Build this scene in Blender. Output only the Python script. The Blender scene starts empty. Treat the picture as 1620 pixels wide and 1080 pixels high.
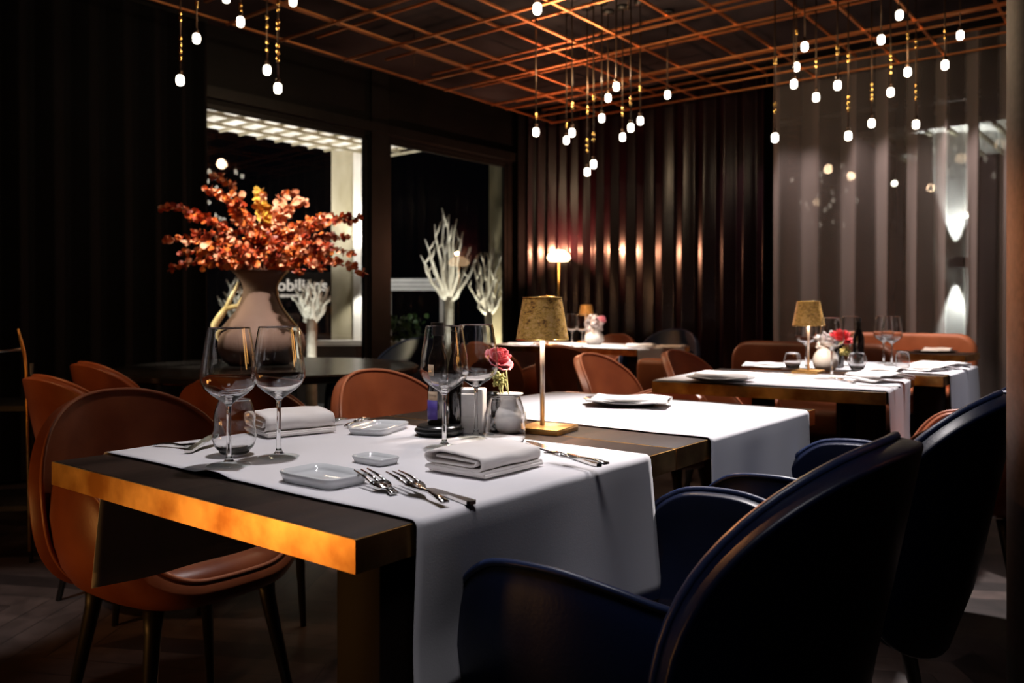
import bpy, bmesh, math, random
from mathutils import Vector, Matrix
random.seed(7)
PI = math.pi
SC = bpy.context.scene
COL = SC.collection

# ------------------------------------------------------------------ camera
F = 1309.0; HOR = 490.0; CZ = 1.016
cd = bpy.data.cameras.new('camera'); cam = bpy.data.objects.new('camera', cd); COL.objects.link(cam)
cam.location = (0, 0, CZ); cam.rotation_euler = (PI/2, 0, 0)
cd.sensor_width = 36; cd.lens = F/1620*36; cd.shift_y = -(540-HOR)/1620
cd.clip_start = 0.05; cd.clip_end = 200
cd.dof.use_dof = True; cd.dof.focus_distance = 1.4; cd.dof.aperture_fstop = 5.6
SC.camera = cam

# ------------------------------------------------------------------ world + exposure
w = bpy.data.worlds.new('night'); SC.world = w; w.use_nodes = True
w.node_tree.nodes['Background'].inputs[0].default_value = (0.25, 0.3, 0.45, 1)
w.node_tree.nodes['Background'].inputs[1].default_value = 0.002
SC.view_settings.view_transform = 'Standard'; SC.view_settings.look = 'None'
SC.view_settings.exposure = 0.0; SC.view_settings.gamma = 1.0; SC.view_settings.use_curve_mapping = False
try:
    SC.cycles.max_bounces = 12; SC.cycles.transparent_max_bounces = 16; SC.cycles.transmission_bounces = 12
    SC.cycles.sample_clamp_indirect = 4; SC.cycles.caustics_reflective = False; SC.cycles.caustics_refractive = True
    SC.cycles.use_denoising = True
except Exception: pass

def tp(px, py, z=.75):
    d = (CZ-z)*F/(py-HOR)
    return Vector(((px-810)/F*d, d, z))
def dp(px, py, d):
    return Vector(((px-810)/F*d, d, CZ-(py-HOR)*d/F))

def light(kind, name, loc, power, color=(1, .8, .6), size=.03, target=None, angle=60, blend=.6):
    ld = bpy.data.lights.new(name, kind); o = bpy.data.objects.new(name, ld); COL.objects.link(o)
    ld.energy = power; ld.color = color; ld.shadow_soft_size = size; o.location = loc
    if kind == 'SPOT':
        ld.spot_size = math.radians(angle); ld.spot_blend = blend
    if target is not None:
        o.rotation_euler = (Vector(target)-Vector(loc)).to_track_quat('-Z', 'Y').to_euler()
    return o

WARM = (1, .62, .32); NEUT = (1, .86, .74); COOL = (.93, .95, 1.0)
# ceiling downlights above the tables, plus unseen spots added for single parts
light('SPOT', 'downlight_or_fill', (.75, 2.5, 2.72), 380, (1, .93, .92), .05, (.42, 2.0, .75), 40, .8)
light('SPOT', 'downlight_or_fill', (1.75, 3.95, 2.72), 560, (1, .93, .92), .05, (1.45, 3.5, .75), 48, .7)
light('SPOT', 'downlight_or_fill', (.55, 5.7, 2.72), 380, (1, .9, .84), .05, (.45, 5.8, .75), 32, .7)
light('SPOT', 'downlight_or_fill', (2.6, 4.6, 2.72), 170, (1, .80, .68), .05, (2.6, 5.1, .75), 50, .7)
light('SPOT', 'downlight_or_fill', (-.25, 1.75, 2.72), 100, (1, .95, .97), .05, (-.3, 1.5, .75), 44, .9)
light('SPOT', 'downlight_or_fill', (-.02, .50, 2.72), 58, (.97, .94, 1), .3, (.08, 1.2, .6), 36, .9)  # soft fill added for the hanging cloth side of the nearest table
light('SPOT', 'downlight_or_fill', (.80, 1.25, 2.72), 90, (.95, .93, 1), .3, (.66, 1.90, .6), 30, .9)  # soft fill added for the cloth side of the second table
light('SPOT', 'downlight_or_fill', (-1.0, 3.1, 2.72), 300, (1, .85, .7), .04, (-1.2, 3.95, 1.35), 34, .6)
light('SPOT', 'downlight_or_fill', (.0, 3.2, 2.72), 90, (1, .82, .66), .04, (.3, 3.7, .8), 50, .8)
light('SPOT', 'downlight_or_fill', (-2.3, 2.2, 2.72), 70, (1, .50, .22), .04, (-1.55, 3.0, .8), 40, .8)
light('SPOT', 'downlight_or_fill', (-1.9, 1.6, 2.72), 210, (.9, .95, 1), .05, (-1.85, 2.75, 0), 20, .6)  # cool spot added to make the lit patch of floor at the left
light('SPOT', 'downlight_or_fill', (.15, 2.05, 2.72), 170, (1, .82, .70), .04, (-.42, 2.75, .70), 17, .8)  # narrow fill added to brighten the armchair left of the bottle
light('SPOT', 'downlight_or_fill', (.85, 3.05, 2.72), 170, (1, .82, .70), .04, (.36, 3.68, .70), 17, .8)  # narrow fill added for the armchair left of the red rose table
light('SPOT', 'downlight_or_fill', (1.58, 2.25, 2.72), 110, (.97, .92, 1), .3, (1.38, 3.0, .6), 26, .9)  # fill added to grey the cloth side of the red rose table
light('SPOT', 'downlight_or_fill', (2.35, 2.9, 2.72), 90, (.97, .92, 1), .3, (1.95, 3.6, .6), 26, .9)  # fill added for the cloth side of the table behind it
light('SPOT', 'downlight_or_fill', (-.95, 1.95, 2.72), 30, (1, .86, .84), .05, (-1.04, 2.17, .83), 13, .8)  # small spot added for the highlight on the near brown chair back
light('SPOT', 'handle_fill_spot', (-2.35, 3.0, 1.45), 110, (1, .85, .55), .03, (-1.40, 3.95, 1.02), 16, .6)  # unseen spot in mid-air, added to brighten the cream vase handle
# unseen warm lights added low at the left so the brass edges reflect orange
light('POINT', 'brass_fill_light', (-1.95, 1.02, .42), 13, (1, .42, .10), .16)
light('POINT', 'brass_fill_light', (-1.95, .62, .50), 5, (1, .48, .14), .14)
# unseen spots added to brighten the sheer curtain and shape its folds
for k in range(6):
    s = 2.9+k*.55
    light('SPOT', 'curtain_fill_spot', (.165+.77*(s-.9)-.25, 8.6-.638*(s-.9)-.45, 2.65), 62, (1, .80, .74), .03, (.165+.77*s-.02, 8.6-.638*s-.1, .9), 58, 1)
# outside
light('SPOT', 'facade_light', (-2.75, 9.0, 1.2), 260, (1, .95, .9), .06, (-2.6, 9.9, 3.0), 110, .6)
light('SPOT', 'facade_light', (-1.2, 8.8, 1.0), 40, (1, .95, .9), .06, (-1.8, 10.2, 3.0), 90, .6)
light('SPOT', 'facade_light', (-4.0, 8.0, 1.2), 160, (1, .95, .9), .06, (-3.4, 8.8, 3.0), 110, .6)

# ------------------------------------------------------------------ materials
def mat(name, col=(.5, .5, .5), rough=.5, metal=0, **kw):
    m = bpy.data.materials.new(name); m.use_nodes = True
    nt = m.node_tree; b = nt.nodes['Principled BSDF']
    b.inputs['Base Color'].default_value = (*col, 1); b.inputs['Roughness'].default_value = rough
    b.inputs['Metallic'].default_value = metal
    for k, v in kw.items():
        k = {'spec': 'Specular IOR Level', 'trans': 'Transmission Weight', 'ior': 'IOR', 'sheen': 'Sheen Weight', 'coat': 'Coat Weight', 'coatr': 'Coat Roughness',
             'spec': 'Specular IOR Level', 'sss': 'Subsurface Weight'}.get(k, k)
        if k in ('noise', 'bump', 'emit', 'emitc', 'map', 'wave'): continue
        b.inputs[k].default_value = v
    if 'emit' in kw:
        b.inputs['Emission Color'].default_value = (*kw.get('emitc', col), 1); b.inputs['Emission Strength'].default_value = kw['emit']
    tc = nt.nodes.new('ShaderNodeTexCoord')
    if 'noise' in kw:     # (scale, detail, colour a, colour b, stretch)
        sc, det, ca, cb, st = kw['noise']
        mp = nt.nodes.new('ShaderNodeMapping'); mp.inputs['Scale'].default_value = st
        n = nt.nodes.new('ShaderNodeTexNoise'); n.inputs['Scale'].default_value = sc; n.inputs['Detail'].default_value = det
        r = nt.nodes.new('ShaderNodeValToRGB'); r.color_ramp.elements[0].color = (*ca, 1); r.color_ramp.elements[1].color = (*cb, 1)
        r.color_ramp.elements[0].position = .35; r.color_ramp.elements[1].position = .65
        nt.links.new(tc.outputs['Object'], mp.inputs[0]); nt.links.new(mp.outputs[0], n.inputs['Vector'])
        nt.links.new(n.outputs['Fac'], r.inputs[0]); nt.links.new(r.outputs[0], b.inputs['Base Color'])
    if 'bump' in kw:      # (scale, strength, distance, stretch)
        sc, s, dist, st = kw['bump']
        mp = nt.nodes.new('ShaderNodeMapping'); mp.inputs['Scale'].default_value = st
        n = nt.nodes.new('ShaderNodeTexNoise'); n.inputs['Scale'].default_value = sc; n.inputs['Detail'].default_value = 4
        bp = nt.nodes.new('ShaderNodeBump'); bp.inputs['Strength'].default_value = s; bp.inputs['Distance'].default_value = dist
        nt.links.new(tc.outputs['Object'], mp.inputs[0]); nt.links.new(mp.outputs[0], n.inputs['Vector'])
        nt.links.new(n.outputs['Fac'], bp.inputs['Height']); nt.links.new(bp.outputs[0], b.inputs['Normal'])
    return m

ONE = (1, 1, 1)
M = {}
M['leather'] = mat('brown_leather', (.25, .07, .03), .40, noise=(5, 4, (.19, .046, .018), (.32, .092, .036), ONE), bump=(180, .12, .002, ONE))
M['blue'] = mat('navy_leather', (.006, .016, .06), .38, spec=.4, noise=(6, 3, (.0020, .0046, .019), (.0030, .0075, .030), ONE), bump=(180, .12, .002, ONE))
M['teal'] = mat('dark_teal_leather', (.02, .035, .05), .5, bump=(180, .1, .002, ONE))
M['piping_b'] = mat('brown_piping', (.36, .12, .06), .35, bump=(200, .1, .001, ONE))
M['piping_n'] = mat('navy_piping', (.014, .024, .07), .36, bump=(200, .1, .001, ONE))
M['blackmetal'] = mat('black_metal', (.006, .006, .006), .45, noise=(20, 2, (.005, .005, .005), (.009, .009, .009), ONE))
M['darkwood'] = mat('dark_wood', (.03, .015, .01), .46, spec=.2, noise=(9, 8, (.007, .0035, .0025), (.036, .020, .014), (1, .12, 1)), bump=(55, .35, .002, (1, .08, 1)))
M['legwood'] = mat('leg_wood', (.01, .005, .004), .6, spec=.15, noise=(14, 6, (.005, .0025, .002), (.012, .006, .0045), (1, 1, .15)))
M['brass'] = mat('aged_brass', (.75, .42, .12), .34, 1, noise=(13, 10, (.44, .20, .05), (.88, .56, .20), (1, 1, 1)), bump=(40, .15, .001, ONE))
M['cloth'] = mat('linen', (.72, .70, .72), .85, sheen=.15, noise=(3, 2, (.70, .68, .70), (.76, .74, .76), ONE), bump=(420, .25, .0006, ONE))
M['napkin'] = mat('napkin_cloth', (.80, .74, .70), .9, noise=(12, 2, (.78, .72, .68), (.84, .79, .76), ONE), bump=(500, .2, .0005, ONE))
M['glass'] = mat('clear_glass', (1, 1, 1), .0, trans=1.0, ior=1.5, bump=(3, .01, .0001, ONE))
M['silver'] = mat('polished_steel', (.75, .73, .7), .16, 1, bump=(60, .04, .0005, ONE))
M['ceramic'] = mat('white_glazed_ceramic', (.68, .69, .70), .10, coat=.6, noise=(6, 2, (.62, .63, .64), (.70, .71, .72), ONE))
M['blackcer'] = mat('black_ceramic', (.012, .012, .013), .3, noise=(20, 2, (.008, .008, .009), (.02, .02, .02), ONE))
M['velvet'] = mat('black_velvet', (.0015, .0015, .002), .8, spec=.12, noise=(3, 3, (.001, .001, .0014), (.002, .002, .003), ONE))
M['plum'] = mat('plum_satin', (.014, .004, .006), .26, spec=.30, noise=(3, 3, (.006, .0015, .0028), (.009, .0025, .0045), ONE))
M['wall'] = mat('black_wall', (.003, .003, .003), .5, spec=.15, noise=(4, 3, (.002, .002, .002), (.004, .0035, .0035), ONE))
M['frame'] = mat('black_frame', (.004, .004, .004), .4, spec=.25, noise=(8, 2, (.003, .003, .003), (.006, .006, .006), ONE))
M['ceil'] = mat('ceiling_paint', (.035, .03, .032), .9, spec=.1, noise=(1.6, 6, (.010, .008, .010), (.038, .031, .034), ONE))
M['copper'] = mat('copper_rod', (.75, .30, .11), .38, 1, noise=(10, 3, (.66, .25, .09), (.80, .34, .13), ONE))
M['rod'] = mat('bronze_rod', (.06, .04, .025), .4, .8, noise=(30, 2, (.05, .03, .02), (.08, .05, .03), ONE))
M['gold'] = mat('gold_bead', (.95, .60, .18), .22, 1, noise=(30, 2, (.9, .55, .15), (1, .66, .22), ONE))
M['bulb'] = mat('lit_bulb', (1, .95, .85), .4, emit=9, emitc=(1, .90, .74))
M['extwhite'] = mat('facade_render', (.62, .58, .53), .8, noise=(2.5, 4, (.55, .5, .45), (.68, .64, .6), ONE))
M['extbeige'] = mat('facade_beige', (.33, .28, .19), .8, noise=(4, 5, (.25, .21, .13), (.38, .33, .24), (1, 1, .3)))
M['ground'] = mat('terrace_paving', (.05, .05, .05), .8, noise=(2, 4, (.03, .03, .03), (.07, .07, .07), ONE))
M['bark'] = mat('pale_bark', (.72, .68, .6), .8, noise=(14, 4, (.55, .5, .43), (.8, .77, .7), ONE), bump=(20, .5, .01, ONE))
M['signwhite'] = mat('lit_letter', (.8, .75, .7), .5, emit=.55, emitc=(1, .86, .76))
M['vase'] = mat('mauve_stone_glaze', (.16, .10, .085), .7, spec=.25, noise=(5, 4, (.14, .09, .075), (.19, .125, .11), ONE))
M['cream'] = mat('cream_glaze', (.9, .78, .45), .2, coat=.5, noise=(8, 2, (.85, .7, .36), (.95, .86, .6), ONE))
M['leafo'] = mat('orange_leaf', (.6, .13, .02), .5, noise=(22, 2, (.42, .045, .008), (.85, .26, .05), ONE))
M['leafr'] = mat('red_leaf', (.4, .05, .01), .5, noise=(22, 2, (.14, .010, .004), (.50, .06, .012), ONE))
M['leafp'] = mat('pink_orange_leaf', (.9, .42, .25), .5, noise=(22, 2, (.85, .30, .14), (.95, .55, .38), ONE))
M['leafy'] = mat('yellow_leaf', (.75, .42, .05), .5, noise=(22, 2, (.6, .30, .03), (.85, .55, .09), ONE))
M['stem'] = mat('brown_stem', (.12, .03, .01), .7, noise=(20, 2, (.08, .02, .01), (.16, .05, .02), ONE))
M['rose'] = mat('rose_petal', (.75, .08, .12), .5, sheen=.3, noise=(14, 3, (.36, .008, .022), (.66, .08, .11), ONE))
M['roser'] = mat('deep_red_petal', (.6, .01, .02), .5, noise=(14, 3, (.42, .006, .012), (.7, .02, .03), ONE))
M['rosep'] = mat('pale_rose_petal', (.9, .45, .5), .5, sheen=.3, noise=(14, 3, (.70, .16, .22), (.88, .45, .50), ONE))
M['green'] = mat('moss_green', (.3, .3, .05), .7, noise=(40, 3, (.16, .16, .03), (.55, .5, .2), ONE))
M['white'] = mat('white_glaze', (.82, .8, .78), .25, coat=.3, noise=(9, 2, (.78, .76, .74), (.85, .83, .81), ONE))
M['plume'] = mat('white_blossom', (.85, .8, .78), .7, noise=(30, 2, (.8, .72, .7), (.9, .86, .84), ONE))
M['bottle'] = mat('dark_bottle_glass', (.010, .006, .004), .08, coat=.6, noise=(9, 1, (.008, .005, .004), (.014, .008, .005), ONE))
M['purple'] = mat('purple_label', (.08, .05, .30), .6, noise=(15, 1, (.07, .04, .27), (.10, .06, .33), ONE))
M['tan'] = mat('tan_label', (.55, .40, .27), .7, noise=(15, 1, (.5, .36, .24), (.6, .44, .3), ONE))
M['paper'] = mat('white_paper', (.75, .73, .72), .7, noise=(8, 3, (.68, .66, .65), (.8, .78, .77), ONE), bump=(12, .6, .01, ONE))
M['column'] = mat('column_cladding', (.02, .016, .02), .5, spec=.3, noise=(120, 2, (.014, .011, .014), (.03, .024, .027), ONE))
M['chrome'] = mat('chrome', (.8, .8, .8), .12, 1, noise=(5, 1, (.75, .75, .75), (.85, .85, .85), ONE))
M['plant'] = mat('dark_green_leaf', (.03, .07, .02), .5, noise=(12, 2, (.02, .05, .015), (.05, .1, .03), ONE))
M['glow'] = mat('lit_opal_shade', (1, .7, .45), .5, emit=7, emitc=(1, .62, .33))
M['oldbrown'] = mat('banquette_leather', (.20, .055, .025), .45, noise=(5, 4, (.15, .04, .018), (.25, .075, .035), ONE), bump=(150, .12, .002, ONE))
M['tanleather'] = mat('tan_leather', (.50, .16, .07), .45, noise=(5, 4, (.42, .13, .055), (.56, .19, .085), ONE), bump=(150, .12, .002, ONE))

def pane_mat():
    m = bpy.data.materials.new('window_pane'); m.use_nodes = True; nt = m.node_tree
    for n in list(nt.nodes): nt.nodes.remove(n)
    out = nt.nodes.new('ShaderNodeOutputMaterial'); mx = nt.nodes.new('ShaderNodeMixShader')
    tr = nt.nodes.new('ShaderNodeBsdfTransparent'); gl = nt.nodes.new('ShaderNodeBsdfGlossy')
    fr = nt.nodes.new('ShaderNodeFresnel'); fr.inputs['IOR'].default_value = 1.52
    gl.inputs['Roughness'].default_value = 0.0; tr.inputs[0].default_value = (.93, .95, .94, 1)
    ge = nt.nodes.new('ShaderNodeNewGeometry'); iv = nt.nodes.new('ShaderNodeMath'); iv.operation = 'SUBTRACT'; iv.inputs[0].default_value = 1
    mu = nt.nodes.new('ShaderNodeMath'); mu.operation = 'MULTIPLY'; nt.links.new(ge.outputs['Backfacing'], iv.inputs[1])
    nt.links.new(fr.outputs[0], mu.inputs[0]); nt.links.new(iv.outputs[0], mu.inputs[1])
    nt.links.new(mu.outputs[0], mx.inputs[0]); nt.links.new(tr.outputs[0], mx.inputs[1]); nt.links.new(gl.outputs[0], mx.inputs[2])
    nt.links.new(mx.outputs[0], out.inputs[0]); return m
M['pane'] = pane_mat(); M['thin'] = pane_mat(); M['thin'].name = 'thin_blown_glass'

def thin_glass():
    # blown glass walls modelled as real inner and outer surfaces; refraction by the glass shader
    m = bpy.data.materials.new('drinking_glass'); m.use_nodes = True; nt = m.node_tree
    for n in list(nt.nodes): nt.nodes.remove(n)
    out = nt.nodes.new('ShaderNodeOutputMaterial'); g = nt.nodes.new('ShaderNodeBsdfGlass')
    g.inputs['IOR'].default_value = 1.5; g.inputs['Roughness'].default_value = 0; g.inputs['Color'].default_value = (1, 1, 1, 1)
    nt.links.new(g.outputs[0], out.inputs[0]); return m
M['glass'] = thin_glass()

def sheer_mat():
    m = bpy.data.materials.new('sheer_voile'); m.use_nodes = True; nt = m.node_tree
    for n in list(nt.nodes): nt.nodes.remove(n)
    out = nt.nodes.new('ShaderNodeOutputMaterial'); mx = nt.nodes.new('ShaderNodeMixShader'); m2 = nt.nodes.new('ShaderNodeMixShader')
    tr = nt.nodes.new('ShaderNodeBsdfTransparent'); df = nt.nodes.new('ShaderNodeBsdfDiffuse'); tl = nt.nodes.new('ShaderNodeBsdfTranslucent')
    lw = nt.nodes.new('ShaderNodeLayerWeight'); lw.inputs[0].default_value = .5
    mr = nt.nodes.new('ShaderNodeMapRange'); mr.inputs[3].default_value = .42; mr.inputs[4].default_value = .95
    tc = nt.nodes.new('ShaderNodeTexCoord'); n = nt.nodes.new('ShaderNodeTexNoise'); n.inputs['Scale'].default_value = 2.0
    r = nt.nodes.new('ShaderNodeValToRGB'); r.color_ramp.elements[0].color = (.36, .31, .30, 1); r.color_ramp.elements[1].color = (.46, .40, .38, 1)
    nt.links.new(tc.outputs['Object'], n.inputs['Vector']); nt.links.new(n.outputs['Fac'], r.inputs[0])
    nt.links.new(r.outputs[0], df.inputs[0]); nt.links.new(r.outputs[0], tl.inputs[0])
    m2.inputs[0].default_value = .4
    nt.links.new(df.outputs[0], m2.inputs[1]); nt.links.new(tl.outputs[0], m2.inputs[2])
    nt.links.new(lw.outputs['Facing'], mr.inputs[0]); nt.links.new(mr.outputs[0], mx.inputs[0])
    nt.links.new(tr.outputs[0], mx.inputs[1]); nt.links.new(m2.outputs[0], mx.inputs[2]); nt.links.new(mx.outputs[0], out.inputs[0])
    return m
M['sheer'] = sheer_mat()

def chevron_floor():
    m = bpy.data.materials.new('chevron_oak_floor'); m.use_nodes = True; nt = m.node_tree; b = nt.nodes['Principled BSDF']
    L = nt.links.new
    def N(t, **k):
        n = nt.nodes.new(t)
        for a, v in k.items(): setattr(n, a, v)
        return n
    tc = N('ShaderNodeTexCoord'); mp = N('ShaderNodeMapping'); mp.inputs['Rotation'].default_value = (0, 0, math.radians(52))
    L(tc.outputs['Object'], mp.inputs[0]); sp = N('ShaderNodeSeparateXYZ'); L(mp.outputs[0], sp.inputs[0])
    def mth(op, a, b_=None):
        n = N('ShaderNodeMath', operation=op)
        for i, v in enumerate((a, b_)):
            if v is None: continue
            if isinstance(v, (int, float)): n.inputs[i].default_value = v
            else: L(v, n.inputs[i])
        return n.outputs[0]
    xx = mth('DIVIDE', sp.outputs[0], .55)
    pp = mth('PINGPONG', xx, 1.0)
    col = mth('FLOOR', xx)
    sh = mth('ADD', sp.outputs[1], mth('MULTIPLY', pp, .5))
    row = mth('DIVIDE', sh, .13); rowi = mth('FLOOR', row); fr = mth('FRACT', row)
    cx = N('ShaderNodeCombineXYZ'); L(col, cx.inputs[0]); L(rowi, cx.inputs[1])
    wn = N('ShaderNodeTexWhiteNoise'); wn.noise_dimensions = '3D'; L(cx.outputs[0], wn.inputs['Vector'])
    r = N('ShaderNodeValToRGB'); r.color_ramp.elements[0].color = (.018, .012, .011, 1); r.color_ramp.elements[1].color = (.085, .058, .05, 1)
    L(wn.outputs['Value'], r.inputs[0])
    n = N('ShaderNodeTexNoise'); n.inputs['Scale'].default_value = 6; n.inputs['Detail'].default_value = 8; n.inputs['Distortion'].default_value = 1.5
    L(mp.outputs[0], n.inputs['Vector'])
    mx = N('ShaderNodeMix'); mx.data_type = 'RGBA'; mx.blend_type = 'MULTIPLY'; mx.inputs[0].default_value = .7
    r2 = N('ShaderNodeValToRGB'); r2.color_ramp.elements[0].position = .35; r2.color_ramp.elements[1].position = .65; r2.color_ramp.elements[0].color = (.35, .35, .35, 1)
    L(n.outputs['Fac'], r2.inputs[0]); L(r.outputs[0], mx.inputs[6]); L(r2.outputs[0], mx.inputs[7])
    seam = mth('LESS_THAN', fr, .035)
    m2 = N('ShaderNodeMix'); m2.data_type = 'RGBA'; L(seam, m2.inputs[0]); L(mx.outputs[2], m2.inputs[6]); m2.inputs[7].default_value = (.006, .005, .005, 1)
    L(m2.outputs[2], b.inputs['Base Color']); b.inputs['Roughness'].default_value = .42
    bp = N('ShaderNodeBump'); bp.inputs['Strength'].default_value = .25; bp.inputs['Distance'].default_value = .004
    L(n.outputs['Fac'], bp.inputs['Height']); L(bp.outputs[0], b.inputs['Normal'])
    return m
M['floor'] = chevron_floor()

def shade_mat():
    m = mat('printed_gold_shade', (.5, .3, .1), .45, .1)
    nt = m.node_tree; b = nt.nodes['Principled BSDF']; tc = nt.nodes.new('ShaderNodeTexCoord')
    mp = nt.nodes.new('ShaderNodeMapping'); mp.inputs['Scale'].default_value = (1, 1, 1.6)
    n = nt.nodes.new('ShaderNodeTexNoise'); n.inputs['Scale'].default_value = 75; n.inputs['Detail'].default_value = 9; n.inputs['Roughness'].default_value = .75; n.inputs['Distortion'].default_value = .2
    r = nt.nodes.new('ShaderNodeValToRGB'); e = r.color_ramp.elements
    e[0].position = .36; e[0].color = (.12, .055, .02, 1); e[1].position = .72; e[1].color = (.95, .66, .42, 1)
    a = e.new(.44); a.color = (.55, .27, .07, 1); a = e.new(.5); a.color = (.75, .44, .10, 1); a = e.new(.6); a.color = (.85, .52, .22, 1)
    nt.links.new(tc.outputs['Object'], mp.inputs[0]); nt.links.new(mp.outputs[0], n.inputs['Vector']); nt.links.new(n.outputs['Fac'], r.inputs[0])
    nt.links.new(r.outputs[0], b.inputs['Base Color'])
    return m
M['shade'] = shade_mat()

# ------------------------------------------------------------------ helpers
def obj(name, bm, m, parent=None, smooth=True, loc=None, mats=None):
    me = bpy.data.meshes.new(name); bmesh.ops.recalc_face_normals(bm, faces=bm.faces[:]); bm.to_mesh(me); bm.free()
    for x in (mats or [m]): me.materials.append(x)
    if smooth:
        for p in me.polygons: p.use_smooth = True
    o = bpy.data.objects.new(name, me); COL.objects.link(o)
    if loc is not None: o.location = loc
    if parent: o.parent = parent
    return o
def sharp(o, ang=35):
    try: o.data.set_sharp_from_angle(angle=math.radians(ang))
    except Exception: pass
    return o
def tag(o, label, cat, group=None, kind=None):
    o['label'] = label; o['category'] = cat
    if group: o['group'] = group
    if kind: o['kind'] = kind
    return o
def struct(o, label=None):
    o['kind'] = 'structure'
    if label: o['label'] = label
    return o
def thing(name, label, cat, loc=(0, 0, 0), rz=0, group=None):
    o = bpy.data.objects.new(name, None); COL.objects.link(o); o.location = loc; o.rotation_euler = (0, 0, rz); o.empty_display_size = .1
    return tag(o, label, cat, group)
def copy_tree(o, parent=None):
    c = o.copy(); COL.objects.link(c); c.parent = parent
    for ch in [x for x in bpy.data.objects if x.parent == o]: copy_tree(ch, c)
    return c
def mod(o, kind, **k):
    m = o.modifiers.new(kind.lower(), kind)
    for a, v in k.items(): setattr(m, a, v)
    return o
def B(): return bmesh.new()
def box(bm, c, s, rot=None, bev=0):
    r = bmesh.ops.create_cube(bm, size=1); vs = r['verts']
    bmesh.ops.scale(bm, vec=s, verts=vs)
    if bev:
        es = list({e for v in vs for e in v.link_edges}); g = bmesh.ops.bevel(bm, geom=es, offset=bev, segments=2, affect='EDGES', profile=.5)
        vs = list({v for f in g['faces'] for v in f.verts} | {v for v in vs if v.is_valid})
    if rot is not None: bmesh.ops.rotate(bm, cent=(0, 0, 0), matrix=rot, verts=vs)
    bmesh.ops.translate(bm, vec=c, verts=vs)
def prism(bm, pts, z0, z1):
    a = [bm.verts.new((p[0], p[1], z0)) for p in pts]; b = [bm.verts.new((p[0], p[1], z1)) for p in pts]
    n = len(pts); bm.faces.new(a[::-1]); bm.faces.new(b)
    for i in range(n): bm.faces.new((a[i], a[(i+1) % n], b[(i+1) % n], b[i]))
def lathe(bm, prof, n=40, c=(0, 0, 0), close=False, sx=1, sy=1, mi=0):
    rings = []
    for r, z in prof:
        if r < 1e-6: rings.append([bm.verts.new((c[0], c[1], c[2]+z))])
        else: rings.append([bm.verts.new((c[0]+r*sx*math.cos(2*PI*i/n), c[1]+r*sy*math.sin(2*PI*i/n), c[2]+z)) for i in range(n)])
    if close: rings.append(rings[0])
    for a, b in zip(rings, rings[1:]):
        for i in range(n):
            j = (i+1) % n
            if len(a) == 1 and len(b) == 1: break
            if len(a) == 1: f = bm.faces.new((a[0], b[j], b[i]))
            elif len(b) == 1: f = bm.faces.new((a[i], a[j], b[0]))
            else: f = bm.faces.new((a[i], a[j], b[j], b[i]))
            f.material_index = mi
def tube(bm, pts, r, n=8, closed=False, mi=0):
    pts = [Vector(p) for p in pts]; N = len(pts); rs = r if isinstance(r, (list, tuple)) else [r]*N
    rings = []; up = None
    for i, p in enumerate(pts):
        if closed: t = pts[(i+1) % N]-pts[i-1]
        else: t = pts[min(i+1, N-1)]-pts[max(i-1, 0)]
        t.normalize()
        if up is None: up = Vector((0, 0, 1)) if abs(t.z) < .9 else Vector((1, 0, 0))
        s = t.cross(up)
        if s.length < 1e-5: s = t.cross(Vector((.3, .9, .1)))
        s.normalize(); up = s.cross(t).normalized()
        rings.append([bm.verts.new(p+(s*math.cos(2*PI*k/n)+up*math.sin(2*PI*k/n))*rs[i]) for k in range(n)])
    pr = list(zip(rings, rings[1:]))
    if closed: pr.append((rings[-1], rings[0]))
    for a, b in pr:
        for k in range(n):
            f = bm.faces.new((a[k], a[(k+1) % n], b[(k+1) % n], b[k])); f.material_index = mi
    if not closed:
        f = bm.faces.new(rings[0][::-1]); f.material_index = mi; f = bm.faces.new(rings[-1]); f.material_index = mi
def grid(bm, fn, nu, nv, cu=False):
    V = [[bm.verts.new(fn(i, j)) for j in range(nv)] for i in range(nu)]
    for i in range(nu-(0 if cu else 1)):
        for j in range(nv-1):
            bm.faces.new((V[i][j], V[(i+1) % nu][j], V[(i+1) % nu][j+1], V[i][j+1]))
    return V
def rz_of(f):  # rotation that turns local +Y to direction f
    return math.atan2(f[1], f[0])-PI/2

U = Vector((.62, .785, 0)).normalized(); V_ = Vector((.785, -.62, 0)).normalized()
RT = math.atan2(V_.y, V_.x)

# ------------------------------------------------------------------ room shell
PC = Vector((.165, 8.6, 0)); WL = Vector((-.65, -.76, 0)).normalized(); WB = Vector((.77, -.638, 0)).normalized()
NL = Vector((-.76, .65, 0)).normalized(); NB = Vector((.638, .77, 0)).normalized()
def wseg(bm, d, n, s0, s1, o0, o1, z0, z1):
    p = [PC+d*s0+n*o0, PC+d*s1+n*o0, PC+d*s1+n*o1, PC+d*s0+n*o1]
    prism(bm, p, z0, z1)
HC = 3.05
W1 = (2.118, 3.62); W2 = (.3226, 1.895); ZW0, ZW1 = .10, 2.49; LW = 12.0
bm = B(); prism(bm, [PC+NL*.3+NB*.3, PC+WL*LW+NL*.3, PC+WL*LW+Vector((9, -7.5, 0)), PC+WB*9+NB*.3], -.1, 0)
struct(obj('floor', bm, M['floor'], smooth=False))
bm = B(); prism(bm, [PC+NL*.2+NB*.2, PC+WL*LW+NL*.2, PC+WL*LW+Vector((9, -7.5, 0)), PC+WB*9+NB*.2], HC, HC+.1)
struct(obj('ceiling', bm, M['ceil'], smooth=False))
bm = B(); t = .07
wseg(bm, WL, NL, 0, W2[0], 0, t, 0, HC); wseg(bm, WL, NL, W2[1], W1[0], 0, t, 0, HC); wseg(bm, WL, NL, W1[1], LW, 0, t, 0, HC)
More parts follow.
